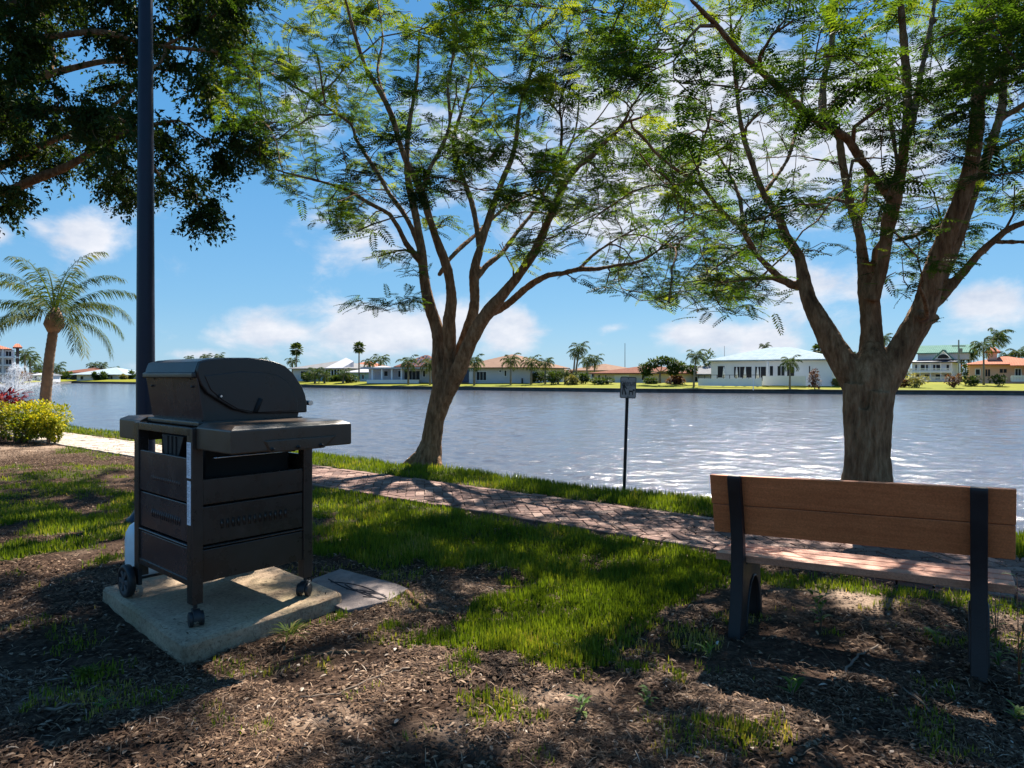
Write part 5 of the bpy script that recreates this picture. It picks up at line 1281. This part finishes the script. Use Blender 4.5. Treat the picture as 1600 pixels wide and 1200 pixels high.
far_shrubs=[('round_bush','round dark clipped bush left of the two in front of the pale blue roofed house','bush',148,206,9,9,'shrub'),('round_bush','round dark clipped bush right of the two in front of the pale blue roofed house','bush',163,205,11,9,'shrub'),
 ('shrub','low pale shrub at the right end of the pale blue roofed house','shrub',193,203,10,5,'drygrass'),('hedge','clipped green hedge in front of the white screened porch','hedge',521,138,30,6,'shrub'),
 ('shrub','dark shrubs under the small palms left of the screened porch','shrub',482,140,22,12,'shrub'),('shrub','dark shrub between the clipped hedge and the teal house','shrub',548,130,22,9,'shrub'),
 ('shrub','dark shrub mass right of the tan roofed house','shrub',842,112,22,14,'shrub'),('shrub','rounded shrub below the low drooping palm','shrub',862,106,26,16,'shrub'),('shrub','brownish shrub in front of the leaning palm trunks','shrub',893,104,18,13,'drygrass'),('shrub','dark shrub left of the red roofed house','shrub',908,106,20,15,'shrub'),
 ('hedge','low dark hedge in front of the red roofed house','hedge',940,103,40,7,'shrub'),('hedge','dark clipped hedge just left of the flat topped tree','hedge',1014,102,22,6,'shrub'),('shrub','mixed reddish shrubs under the flat topped tree','shrub',1058,100,32,11,'redshrub'),
 ('small_tree','small dark reddish tree at the right corner of the white house','tree',1273,84,20,31,'redshrub'),('shrub','tuft of pale grass right of the white house','shrub',1309,90,18,8,'drygrass'),
 ('shrub','dark red bush left of the pampas clump on the right lawn','bush',1412,86,15,13,'redshrub'),('pampas_clump','wide pale green grassy clump right of the right tree trunk','ornamental grass',1434,85,34,17,'drygrass'),
 ('shrub','pinkish shrub left of the dark column shaped conifer','shrub',1489,84,18,20,'redshrub'),('conifer','tall narrow dark conifer left of the pink house','tree',1508,88,11,34,'shrub'),
 ('round_bush','left round bush in front of the pink house','bush',1522,87,19,14,'shrub'),('round_bush','right round bush in front of the pink house','bush',1558,86,18,14,'shrub'),
 ('shrub','dark shrubs at the foot of the apartment block','shrub',34,150,26,16,'redshrub'),('shrub','dark shrub left of the near palm trunk on the far shore','shrub',58,190,20,12,'shrub'),('shrub','dark shrubs left of the brown roofed house','shrub',104,215,20,8,'shrub'),('shrub','dark foliage right of the pale blue roofed house','shrub',204,210,14,10,'shrub'),
 ('small_tree','leafy green tree behind the flat topped tree, left of the white house roof','tree',1103,120,30,50,'shrub')]
for i,(nm,lb,ct_,x,D,w_,h_,mt) in enumerate(far_shrubs): shrub(nm,lb,ct_,x,D,w_,h_+2,M[mt],.012*D/ (1.4 if D<100 else 1)*.22+.10,int(260+14*w_),'bushes along the far bank',i,3,shape=1.2)
for i,(x,w_,lb) in enumerate([(250,90,'far low line of trees left of the grill lid'),(420,120,'far low line of trees behind the grill lid'),(660,60,'far low trees behind the middle trunk'),(1345,80,'far low trees behind the right tree trunk'),(1395,50,'far low trees left of the green roofed house')]):
    shrub('tree_line',lb,'trees',x,230 if x<700 else 170,w_,10 if x<700 else 17,M['shrub'],.9,900,None,40+i,0,shape=3)
# flat topped tree on the far bank
def far_tree(label,x,D,clusters,trunk,mat_='shrub',nleaf=320,seed=1):
    r=np.random.default_rng(seed); bx=(x-800)/F*D; bz=fh(bx,D); o=empty('shade_tree',(bx,D,bz)); tag(o,label,'tree')
    loc=lambda px,py,dy=0: np.array(PP(px,py,D))-np.array([bx,D,bz])+np.array([0,dy,0])
    P_=[];dd=[]
    m_=MB()
    for (cx_,cy_,rx,ry) in clusters:
        c=loc(cx_,cy_,r.uniform(-2,2)); v=r.normal(0,1,(nleaf,3)); v/=np.linalg.norm(v,axis=1,keepdims=True)
        P_.append(c+v*(.4+.6*r.random((nleaf,1)))*np.array([rx*D/F,rx*D/F,ry*D/F])); dd.append(v)
        b=loc(*trunk[-1]); m_.tube([Vector(b),Vector(b*.5+c*.5+np.array([0,0,-.2])),Vector(c)],[.10,.07,.03],6)
    m_.tube([Vector(loc(px,py)) for px,py in trunk],[.22,.16,.13][:len(trunk)] if len(trunk)<=3 else .15,8); m_.build('trunk',M['farbark'],o,smooth=True)
    P_=np.concatenate(P_);dd=np.concatenate(dd); n=len(P_); R=basis(dd+r.normal(0,.6,(n,3)),np.tile([0,0,1.],(n,1))+r.normal(0,.3,(n,3)))
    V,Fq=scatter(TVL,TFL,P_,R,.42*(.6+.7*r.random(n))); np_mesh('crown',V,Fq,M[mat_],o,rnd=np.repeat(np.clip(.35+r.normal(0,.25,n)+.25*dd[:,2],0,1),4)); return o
far_tree('wide flat topped tree on the far lawn, right of the red roofed house',1032,98,[(1008,575,11,6),(1020,568,12,6),(1032,564,12,5),(1044,568,12,6),(1056,573,12,6),(1068,574,11,6),(1078,577,9,5),(1012,582,8,4),(1050,580,9,4)],[(1031,599),(1031,588),(1032,582)])

# ------------------------------------------------------------------ weeds and tufts near the camera
def weed(label,x,y,hpx,nst,nlf,ll,lw,mat_='weedleaf',red=False,name='weed',spread=.35,seed=0,curl=.4):
    r=random.Random(seed+int(x)); gx_,gy_=GP(x,y); o=empty(name,(gx_,gy_,float(gheight(gx_,gy_)))); tag(o,label,'weed' if name!='grass_tuft' else 'grass tuft')
    H=hpx*gy_/F*(.35 if name=='grass_tuft' else 1); V=[];st=MB(); P_=[];D_=[]
    for i in range(nst):
        a=r.uniform(0,2*PI); q=Vector((math.cos(a)*spread*H*r.uniform(.2,1),math.sin(a)*spread*H*r.uniform(.2,1),H*r.uniform(.7,1)));
        st.tube([(0,0,-.01),(q.x*.35,q.y*.35,q.z*.5),tuple(q)],[.0028,.0022,.0012],5)
        for k in range(nlf):
            t=(k+1)/nlf; p=Vector((q.x*t**1.2,q.y*t**1.2,q.z*t)); b=r.uniform(0,2*PI); P_.append(tuple(p)); D_.append((math.cos(b)+q.x*2,math.sin(b)+q.y*2,r.uniform(.1,.9)))
    P_=np.array(P_);D_=np.array(D_);n=len(P_); rr=np.random.default_rng(seed+3)
    TVW=np.array([[0,-.05,0],[0,.05,0],[.3,-.4,.08],[.3,.4,.08],[.7,-.34,.08-curl*.1],[.7,.34,.08-curl*.1],[1,-.03,-curl*.3],[1,.03,-curl*.3]],float)
    R=basis(D_,np.tile([0,0,1.],(n,1))); L=ll*(.6+.6*rr.random(n)); V,Fq=scatter(TVW,TF,P_,R,np.stack([L,L*lw,L],1))
    np_mesh('leaves',V,Fq,M[mat_],o,rnd=np.repeat(rr.random(n),8),smooth=True); (None if name=='grass_tuft' else st.build('stem',simple('red_stem',(.25,.08,.03)) if red else M['twig'],o,smooth=True))
weed('leafy green seedling under the bench, between its legs',1283,985,62,4,7,.055,.45,seed=1)
weed('small low rosette of narrow leaves below the left bench leg',1108,1030,16,3,3,.07,.22,seed=2)
weed('yellow green rosette near the bottom edge, left of the sticks',1237,1092,36,3,4,.075,.30,seed=3,mat_='weedleaf')
weed('broad leaved green sprout left of the right bench leg',1465,1010,26,3,4,.07,.38,seed=4)
weed('tall thin red stemmed weed at the right edge by the bench leg',1592,1085,190,2,9,.06,.32,red=True,spread=.10,seed=5)
weed('slim leafy weed growing up beside the right bench leg',1556,1000,110,3,8,.055,.26,spread=.28,seed=6)
weed('leafy clump at the foot of the right bench leg',1562,1062,50,4,5,.065,.3,seed=7)
weed('pale green rosette at the bottom of the picture, right of the lawn tuft',912,1128,30,3,5,.06,.28,seed=8)
weed('small weed left of the bottom rosette',870,1020,14,3,3,.04,.4,seed=9)
weed('small weed right of the bottom rosette',1010,1112,26,4,4,.045,.4,seed=10)
weed('fresh green weed in the bottom right corner',1590,1128,20,4,4,.05,.35,seed=11)
weed('tuft of long green grass against the front face of the slab','' or 455,1003,48,60,1,.11,.07,name='grass_tuft',mat_='grass',spread=.5,seed=12)
weed('ferny green tuft on dark soil left of the slab',135,1052,22,60,2,.05,.12,name='grass_tuft',mat_='grass',spread=1.4,seed=13)
weed('small low tuft at the bottom left corner',165,1118,18,6,2,.05,.3,seed=14)
#PART6
# ------------------------------------------------------------------ houses across the lake
class House:
    def __init__(s,name,label,cat,xa,Da,xb,Db,depth,yeave,wallm,roofm=None,roofkind='hip',ypeak=None,over=.6,group=None,zb=None):
        s.A=np.array([(xa-800)/F*Da,Da]); s.B=np.array([(xb-800)/F*Db,Db]); s.L=float(np.linalg.norm(s.B-s.A)); s.u=(s.B-s.A)/s.L; s.v=np.array([-s.u[1],s.u[0]])
        s.z0=min(fh(*s.A),fh(*s.B))-.05 if zb is None else zb; s.depth=depth
        s.o=empty(name,(s.A[0],s.A[1],s.z0),math.atan2(s.u[1],s.u[0])); tag(s.o,label,cat,group)
        s.h=HC-(yeave-HZ)*Da/F-s.z0; s.ypeak=ypeak
        m_=MB(); m_.box(0,s.L,0,depth,-.3,s.h); s.wall=m_.build('wall',wallm,s.o)
        if roofm:
            Dm=(Da+Db)/2+depth/2; rh=max(.4,HC-(ypeak-HZ)*Dm/F-s.z0-s.h) if ypeak else 0
            s.roof=s.mkroof(roofkind,0,s.L,0,depth,s.h,rh,over,roofm)
    def mkroof(s,kind,x0,x1,y0,y1,z,rh,ov,m,parent=None):
        x0-=ov;x1+=ov;y0-=ov;y1+=ov; m_=MB(); t=.16; z0=z+.02
        if kind=='flat': m_.box(x0,x1,y0,y1,z0,z0+.3)
        elif kind=='gable':
            ym=(y0+y1)/2
            b=[(x0,y0,z0+t),(x1,y0,z0+t),(x1,y1,z0+t),(x0,y1,z0+t),(x0,ym,z0+t+rh),(x1,ym,z0+t+rh)]; c=[(x0,y0,z0),(x1,y0,z0),(x1,y1,z0),(x0,y1,z0)]
            m_.add(b+c,[(0,1,5,4),(2,3,4,5),(0,4,3),(1,2,5),(6,9,8,7),(6,7,1,0),(7,8,2,1),(8,9,3,2),(9,6,0,3)])
        else:
            w=(y1-y0)/2; i=min(w,(x1-x0)/2-.3); ym=(y0+y1)/2
            b=[(x0,y0,z0+t),(x1,y0,z0+t),(x1,y1,z0+t),(x0,y1,z0+t),(x0+i,ym,z0+t+rh),(x1-i,ym,z0+t+rh)]; c=[(x0,y0,z0),(x1,y0,z0),(x1,y1,z0),(x0,y1,z0)]
            m_.add(b+c,[(0,1,5,4),(2,3,4,5),(3,0,4),(1,2,5),(6,9,8,7),(6,7,1,0),(7,8,2,1),(8,9,3,2),(9,6,0,3)])
        return m_.build('roof',m,parent or s.o)
    def ux(s,x,off=0):
        """distance along the front wall seen at photo column x, off = metres in front of the wall"""
        k=(x-800)/F; P=s.A-s.v*off; den=s.u[0]-k*s.u[1]; u=(k*P[1]-P[0])/den; return u,P[1]+u*s.u[1]
    def zz(s,y,D): return HC-(y-HZ)*D/F-s.z0
    def win(s,x0,x1,y0,y1,name='window',frame=None,pane=None,mull=0,proud=.07):
        u0,D0=s.ux(x0);u1,D1=s.ux(x1); z1=s.zz(y0,(D0+D1)/2);z0=max(.02,s.zz(y1,(D0+D1)/2)); w=.09
        m_=MB(); m_.box(u0-w,u0,-proud,.02,z0-w,z1+w);m_.box(u1,u1+w,-proud,.02,z0-w,z1+w);m_.box(u0,u1,-proud,.02,z1,z1+w);m_.box(u0,u1,-proud,.02,z0-w,z0)
        for k in range(mull): u=u0+(u1-u0)*(k+1)/(mull+1); m_.box(u-.03,u+.03,-proud*.7,.0,z0,z1)
        f_=m_.build('%s'%name,frame or M['white'],s.o)
        g_=MB(); g_.box(u0,u1,-.025,.01,z0,z1); g_.build('pane',pane or M['glassdark'],f_); return f_
    def bx(s,x0,x1,y0,y1,name,m,off=0,th=.2):
        u0,D0=s.ux(x0,off);u1,D1=s.ux(x1,off); D=(D0+D1)/2; m_=MB(); m_.box(u0,u1,-off-th,-off,s.zz(y1,D),s.zz(y0,D)); return m_.build(name,m,s.o)
GH='houses across the lake'
# white house with pale blue roof
h=House('house','long white house with pale blue hip roof and white patio wall','house',1111,99,1300,90,13,565,M['white'],M['roofblue'],'hip',545,.7,GH)
h.win(1121.5,1132.5,572,590,'door'); h.win(1147,1174.5,573,590,mull=2); h.win(1180,1197,573,590,mull=1); h.win(1203,1208,572,587); h.win(1215,1226,572,587,mull=1); h.win(1230,1241,573,588); h.win(1264,1266,572,583)
h.bx(1198.6,1201.4,565,600,'column',M['white'],1.2,.35)
h.bx(1092,1191,591.5,603,'patio_wall',M['white'],6.5,.3); h.bx(1192,1259,587.5,602.5,'patio_wall',M['white'],4.0,.3)
m_=MB()
u0,D0=h.ux(1092,6.6);u1,D1=h.ux(1191,6.6)
for k in range(11): u=u0+(u1-u0)*k/10; m_.box(u-.04,u+.04,-6.68,-6.60,h.zz(594.5,D0),h.zz(585.5,D0))
m_.box(u0,u1,-6.69,-6.59,h.zz(586,D0)-.03,h.zz(586,D0)+.03); m_.build('railing',M['dark'],h.o)
for x in (1131,1151,1164,1184):
    u,D=h.ux(x,3.0); m_=MB(); z=h.zz(573,D); m_.lathe([(.03,.1),(.03,z-1.5),(.22,z-1.45),(.17,z-1.0),(.10,z-.3),(.03,z)],10,(u,-3.0,0)); m_.build('folded_parasol',M['umb'],h.o,smooth=True)
pots=empty('flagpole',((1177-800)/F*84,84,fh((1177-800)/F*84,84))); tag(pots,'thin white pole at the water edge in front of the white patio wall','pole'); m_=MB(); m_.lathe([(.05,-.1),(.05,1.0),(.04,1.5),(.0,1.52)],8); m_.build('pole',M['white'],pots); m_=MB(); m_.lathe([(.09,-.02),(.09,.05),(0,.06)],8); m_.build('base',M['white'],pots)
# tan roofed grey house
h=House('house','plain grey walled house with tan hip roof right of the middle tree','house',716,117,828,111,15,576,M['lilac'],M['rooftan'],'hip',555.5,.8,GH)
h.win(780.5,783,578.5,581.5); h.win(788.5,791.5,579,587.5); h.win(745,760,581,594,'sliding_door',mull=2); h.bx(717,738,578,597.5,'screened_porch',M['navyroof'],.02,.9); h.bx(737.5,743,576.5,599,'porch_corner',M['lilac'],.02,1.0)
h.bx(815.5,817,591,599,'meter_box',M['dark'],.02,.2)
# columned white house, roof under repair
h=House('house','white house with columned terrace and unfinished striped roof left of the middle tree','house',576,124,690,121,12,577,M['lilac'],None,over=.5,group=GH)
rf=h.mkroof('flat',0,h.L,-2.2,12,h.h,0,.4,M['roofwhite'])
up_=h.mkroof('hip',4.2,h.L-.5,1.5,11,h.h+.33,2.2,0,M['roofbrown'])
m_=MB()
for j in range(7):
    zt=.16+.31*j; y=1.5+4.6*zt/2.3; a0=4.2+4.6*zt/2.3*.96; n_=int((h.L-.5-a0*2+4.2)/.62)
    for k in range(max(0,n_)):
        u=a0+.3+k*.62
        if (k*7+j*3)%11==0: continue
        m_.box(u,u+.36,y-.12,y+.16,h.h+.33+zt+.03,h.h+.33+zt+.21)
m_.build('roof_tile_pattern',M['roofwhite'],up_)
for x in (582.5,597.5,613,628): h.bx(x-1.1,x+1.1,577,594,'column',M['white'],2.0,.3)
h.win(585.5,595.5,580,593,pane=M['lilac']);h.win(600.5,606,580,587.5); h.win(622.5,626.5,579.5,589); h.win(632,656,579.5,593,'sliding_door',mull=3); h.win(661,664.5,579,588.5); h.win(676,682,580,593)
h.bx(574,655,593.5,599,'terrace_wall',M['white'],3.2,.3); h.bx(575,655,593,594.2,'terrace_floor',M['lilac'],.0,3.1)
# teal house
h=House('house','small pale teal house with white roof right of the tall lone fan palm','house',545,138,582,134,12,583,M['teal'],M['roofwhite'],'hip',573,.8,GH); h.win(549,553,585,592); h.win(566,569,586,592); h.bx(578,581,584,597,'column',M['white'],.3,.3)
h=House('house','house showing only its orange tiled roof behind the lone fan palm','house',536,170,566,168,14,576,M['cream'],M['roofterra'],'hip',565.5,.8,GH); h.win(545,549,578,583)
# grey roof house with screen porch
h=House('house','grey roofed house with white screened porch behind the small palms','house',458,146,537,141,15,577,M['greywall'],M['roofgrey'],'hip',565,.8,GH)
h.bx(508.5,533,576,595,'porch_screen',M['glassdark'],.05,.1)
m_=MB()
for x in (508.5,513,517.5,522,526.5,531,533.5):
    u,D=h.ux(x,.3); m_.box(u-.08,u+.08,-.42,-.3,0,h.h)
u0,_=h.ux(508.5,.3);u1,_=h.ux(533.5,.3)
for z in (.9,h.h-.1): m_.box(u0,u1,-.41,-.31,z,z+.12)
m_.build('porch_frame',M['white'],h.o)
u0,_=h.ux(511);u1,_=h.ux(538); m_=MB(); m_.add([(u0,-.6,h.h+.25),(u1,-.6,h.h+.25),(u1-.5,4,h.h+1.7),(u0,6.5,h.h+2.55),(u0,-.6,h.h+.1),(u1,-.6,h.h+.1),(u1-.5,4,h.h+.1),(u0,6.5,h.h+.1)],[(0,1,2,3),(7,6,5,4),(0,4,5,1),(1,5,6,2),(2,6,7,3),(3,7,4,0)]); m_.build('white_roof_panel',M['roofwhite'],h.o)
h.win(470,478,580,592); h.win(489,496,580,592)
# red brown roof house
h=House('house','low house with red brown roof and garage behind the dog sign','house',929,118,1016,108,14,584.5,M['cream'],M['roofbrown'],'hip',572.5,.8,GH)
h.win(961,982,586.5,598,'garage_door',pane=M['white']); h.win(935,938,586,593);h.win(946,948,586,593); h.win(1003,1008,587,594)
h=House('house','pale tan roofed house behind the shrubs, right of the tan hip roof','house',834,150,882,148,14,583,M['cream'],M['rooftan'],'hip',575,.8,GH); h.win(842,848,585,591)
h=House('house','pale tan roofed house behind the leaning palm pair','house',890,152,948,146,14,580,M['cream'],M['rooftan'],'hip',570,.8,GH); h.win(905,911,583,589); h.win(925,929,583,589)
h=House('house','low grey roofed house between the flat topped tree and the white house','house',1048,118,1112,112,13,586,M['greywall'],M['roofgrey'],'gable',573,.7,GH); h.win(1078,1090,589,596); h.win(1060,1065,589,595)
# green roofed house
h=House('house','two storey white house with green gable roof, navy awning and balcony','house',1425,124,1488,120,9,567,M['white'],M['navyroof'],'hip',561,.9,GH)
def boxat(h,x0,x1,y0,y1,v0,v1,name,m):
    u0,D0=h.ux(x0,-v0);u1,D1=h.ux(x1,-v0); D=(D0+D1)/2; m_=MB(); m_.box(u0,u1,v0,v1,h.zz(y1,D),h.zz(y0,D)); return m_.build(name,m,h.o),u0,u1,h.zz(y0,D)
_,u0,u1,zt=boxat(h,1434,1514,552.5,562,1.5,9,'upper_wall',M['greywall']); h.mkroof('gable',u0,u1,1.5,10.5,zt,1.5,.4,M['roofgreen'])
u0,D=h.ux(1461,-.3);u1,_=h.ux(1487,-.3); za=h.zz(561.5,D);zb_=h.zz(549,D); m_=MB(); um=(u0+u1)/2; m_.add([(u0,.2,za),(u1,.2,za),(um,.2,zb_),(u0,3,za),(u1,3,za),(um,3,zb_)],[(0,1,2),(5,4,3),(0,3,4,1),(1,4,5,2),(2,5,3,0)]); dm=m_.build('dormer',M['white'],h.o)
m_=MB()
for (pa,pb) in (((u0-.35,za-.05),(um,zb_+.22)),((u1+.35,za-.05),(um,zb_+.22))): m_.tube([(pa[0],.1,pa[1]),(pb[0],.1,pb[1])],.13,4); m_.tube([(pa[0],1.8,pa[1]),(pb[0],1.8,pb[1])],.13,4)
m_.build('dormer_trim',M['roofgreen'],dm); m_=MB(); m_.prism([(um+.85*math.cos(t),za+.15+.75*math.sin(t)) for t in np.linspace(0,PI,12)],0,.05,Matrix.Translation((0,.19,0))@Matrix.Rotation(PI/2,4,'X')); m_.build('arched_window',M['glassdark'],dm)
for x0,x1 in ((1430,1433),(1438,1445),(1447,1450),(1458,1461.5),(1463,1470),(1479,1483)): h.win(x0,x1,570,578.5)
for x0,x1 in ((1430,1436),(1445,1452),(1462,1470),(1476,1481)): h.win(x0,x1,585,593)
h.bx(1421,1488,580.5,582.5,'balcony_floor',M['white'],.05,1.8)
m_=MB()
for zz0,zz1,off in ((576.5,580.5,1.7),(589.5,594.5,2.6)):
    u0,D=h.ux(1421,off);u1,_=h.ux(1488,off); a=h.zz(zz1,D);b=h.zz(zz0,D)
    for k in range(40): u=u0+(u1-u0)*k/39; m_.box(u-.035,u+.035,-off-.05,-off+.02,a,b)
    m_.box(u0,u1,-off-.07,-off+.04,b,b+.09); m_.box(u0,u1,-off-.07,-off+.04,a-.05,a+.04)
m_.build('railing',M['white'],h.o)
for x in (1422,1438,1454,1470,1487): h.bx(x-.6,x+.6,567,596,'post',M['white'],1.6,.2)
# pink house
h=House('house','pink stucco house with terracotta hip roof and white balustrade at the right edge','house',1515,101,1640,96,13,571,M['pink'],M['roofterra'],'hip',559,.8,GH)
h.win(1524.5,1531,577,585.5);h.win(1539.5,1547,577,588,mull=1,frame=M['pink']);h.win(1562,1573,576.5,582.5,mull=1,frame=M['pink']);h.win(1586.5,1595,576.5,588,'door',mull=1); h.win(1610,1622,577,585)
_,u0,u1,zt=boxat(h,1545,1558,551,562,3,7,'tower',M['pink']); h.mkroof('hip',u0,u1,3,7,zt,.7,.4,M['roofterra'])
m_=MB(); u0,D=h.ux(1580,2.5);u1,_=h.ux(1640,2.5); a=h.zz(595,D);b=h.zz(588,D)
for k in range(26): u=u0+(u1-u0)*k/25; m_.box(u-.06,u+.06,-2.6,-2.45,a,b)
m_.box(u0,u1,-2.65,-2.4,b,b+.12);m_.box(u0,u1,-2.65,-2.4,a-.1,a+.05); m_.build('balustrade',M['white'],h.o)
m_=MB(); u0,_=h.ux(1577);u1,_=h.ux(1640); m_.add([(u0,-2.4,h.h-.05),(u1,-2.4,h.h-.05),(u1,0,h.h+.5),(u0,0,h.h+.5),(u0,-2.4,h.h-.2),(u1,-2.4,h.h-.2),(u1,0,h.h+.3),(u0,0,h.h+.3)],[(0,1,2,3),(7,6,5,4),(0,4,5,1),(1,5,6,2),(2,6,7,3),(3,7,4,0)]); m_.build('porch_roof',M['roofterra'],h.o)
# left side
h=House('house','single storey house with wide pale blue hip roof left of the lamp post','house',120,207,193,207,16,586,M['white'],M['roofblue'],'hip',575,1.4,GH)
h.win(145,150,588,592);h.win(160,164,588,592);h.win(173.5,176,588,592);h.win(126,130,588,593,'door')
h=House('house','brown roofed house with dark porch left of the pale blue roof','house',93,222,134,216,16,583,M['dark'],M['roofbrown'],'hip',575,.8,GH); h.win(100,108,586,592)
h=House('shed','tiny white boathouse on the shore between the apartments and the palm trunk','shed',48,185,64,185,8,587,M['white'],M['roofwhite'],'gable',584,.3); h.win(54,58,588,593,'door')
h=House('house','tan house partly hidden behind the lamp post','house',200,216,226,214,14,585,M['cream'],M['rooftan'],'hip',577,.8,GH); h.win(205,209,587,592)
h=House('apartment_building','white three storey apartment block with terracotta roof at the left edge','apartment block',-75,150,23,156.6,14,545,M['greywall'],None,over=.4,group=None)
u0,D=h.ux(14,0); h.mkroof('hip',0,u0,-.5,14,h.h,HC-(534-HZ)*160/F-h.z0-h.h,.6,M['roofterra'])
for y in (557,570,583): h.bx(-75,29,y,y+1.8,'balcony_slab',M['white'],.0,1.8)
for x in (-30,-12,4.5,22): h.bx(x-.9,x+.9,546,598,'column',M['white'],1.4,.4)
for x0,x1 in ((-24,-16),(-7,1),(9,18)):
    for y in (549,561.5,574.5,587): h.win(x0,x1,y,y+7.5,mull=1)
_,u0,u1,zt=boxat(h,25,30,543.5,600,0,6,'stair_tower',M['dark']); h.mkroof('hip',u0-.3,u1+.3,-.3,6.3,zt,.9,.3,M['roofterra'])

# poles
def pole(name,label,x,D,ytop,wm,arms=False,mt='postmetal'):
    bx=(x-800)/F*D;bz=fh(bx,D); o=empty(name,(bx,D,bz)); tag(o,label,'pole'); H=HC-(ytop-HZ)*D/F-bz
    m_=MB(); m_.tube([(0,0,-.2),(0,0,H)],[wm,wm*.6],8); m_.build('pole',M[mt],o)
    m_=MB()
    if arms: m_.box(-.9,.9,-.06,.06,H-.9,H-.76); m_.build('crossarm',M[mt],o); m_=MB(); m_.cyl((.25,0,H-1.5),(0,0,1),.22,.7,10); m_.build('transformer',M['cap'],o)
    else: m_.lathe([(wm*.6,H),(wm*1.1,H+.05),(0,H+.15)],8); m_.build('finial',M[mt],o)
pole('mast','tall thin mast behind the red brown roof, left of the dog sign',976.5,160,537,.09)
pole('utility_pole','grey utility pole with crossarm between the green and pink houses',1498,92,531,.14,True,'cap')
pole('antenna','short antenna over the left slope of the white house roof',1132,125,542,.05)

# ------------------------------------------------------------------ fountain in the lake
FDp=64.0; fx=(24-800)/F*FDp
fo=empty('fountain',(fx,FDp,ZW)); tag(fo,'white spraying fountain in the lake behind the red plant','fountain')
m_=MB(); m_.lathe([(0,-.3),(.5,-.3),(.55,.0),(.45,.12),(.12,.16),(.1,.3),(0,.3)],20); m_.build('nozzle_float',M['plastic'],fo,smooth=True)
P_=[];S_=[]
def jets(n,v0,el0,el1,npt,sp,vs):
    for i in range(n):
        a=2*PI*i/n+rng.normal(0,.05); e=math.radians(rng.uniform(el0,el1)); v=v0*rng.uniform(.92,1.05); vx,vz=v*math.cos(e),v*math.sin(e); tf=2*vz/9.8
        t=rng.random(npt)*tf; x=vx*t; z=.3+vz*t-4.9*t*t; s=sp*(.2+t)
        P_.append(np.stack([x*math.cos(a)+rng.normal(0,1,npt)*s,x*math.sin(a)+rng.normal(0,1,npt)*s,z+rng.normal(0,1,npt)*s],1)); S_.append(vs*(.5+rng.random(npt)))
jets(34,7.0,36,50,260,.12,.022); jets(10,7.4,82,89,500,.07,.026); jets(22,6.6,58,76,160,.14,.022)
P_=np.concatenate(P_);S_=np.concatenate(S_);n=len(P_); P_[:,2]=np.maximum(P_[:,2],.02)
TO=np.array([[1,0,0],[0,1,0],[-1,0,0],[0,-1,0],[0,0,1.6],[0,0,-1.6]],float)
TOF=np.array([[0,1,4],[1,2,4],[2,3,4],[3,0,4],[1,0,5],[2,1,5],[3,2,5],[0,3,5]])
V,Fq=scatter(TO,TOF,P_,rot_random(n,.2),S_); o=np_mesh('spray',V,Fq,M['spray'],fo)
#PART7
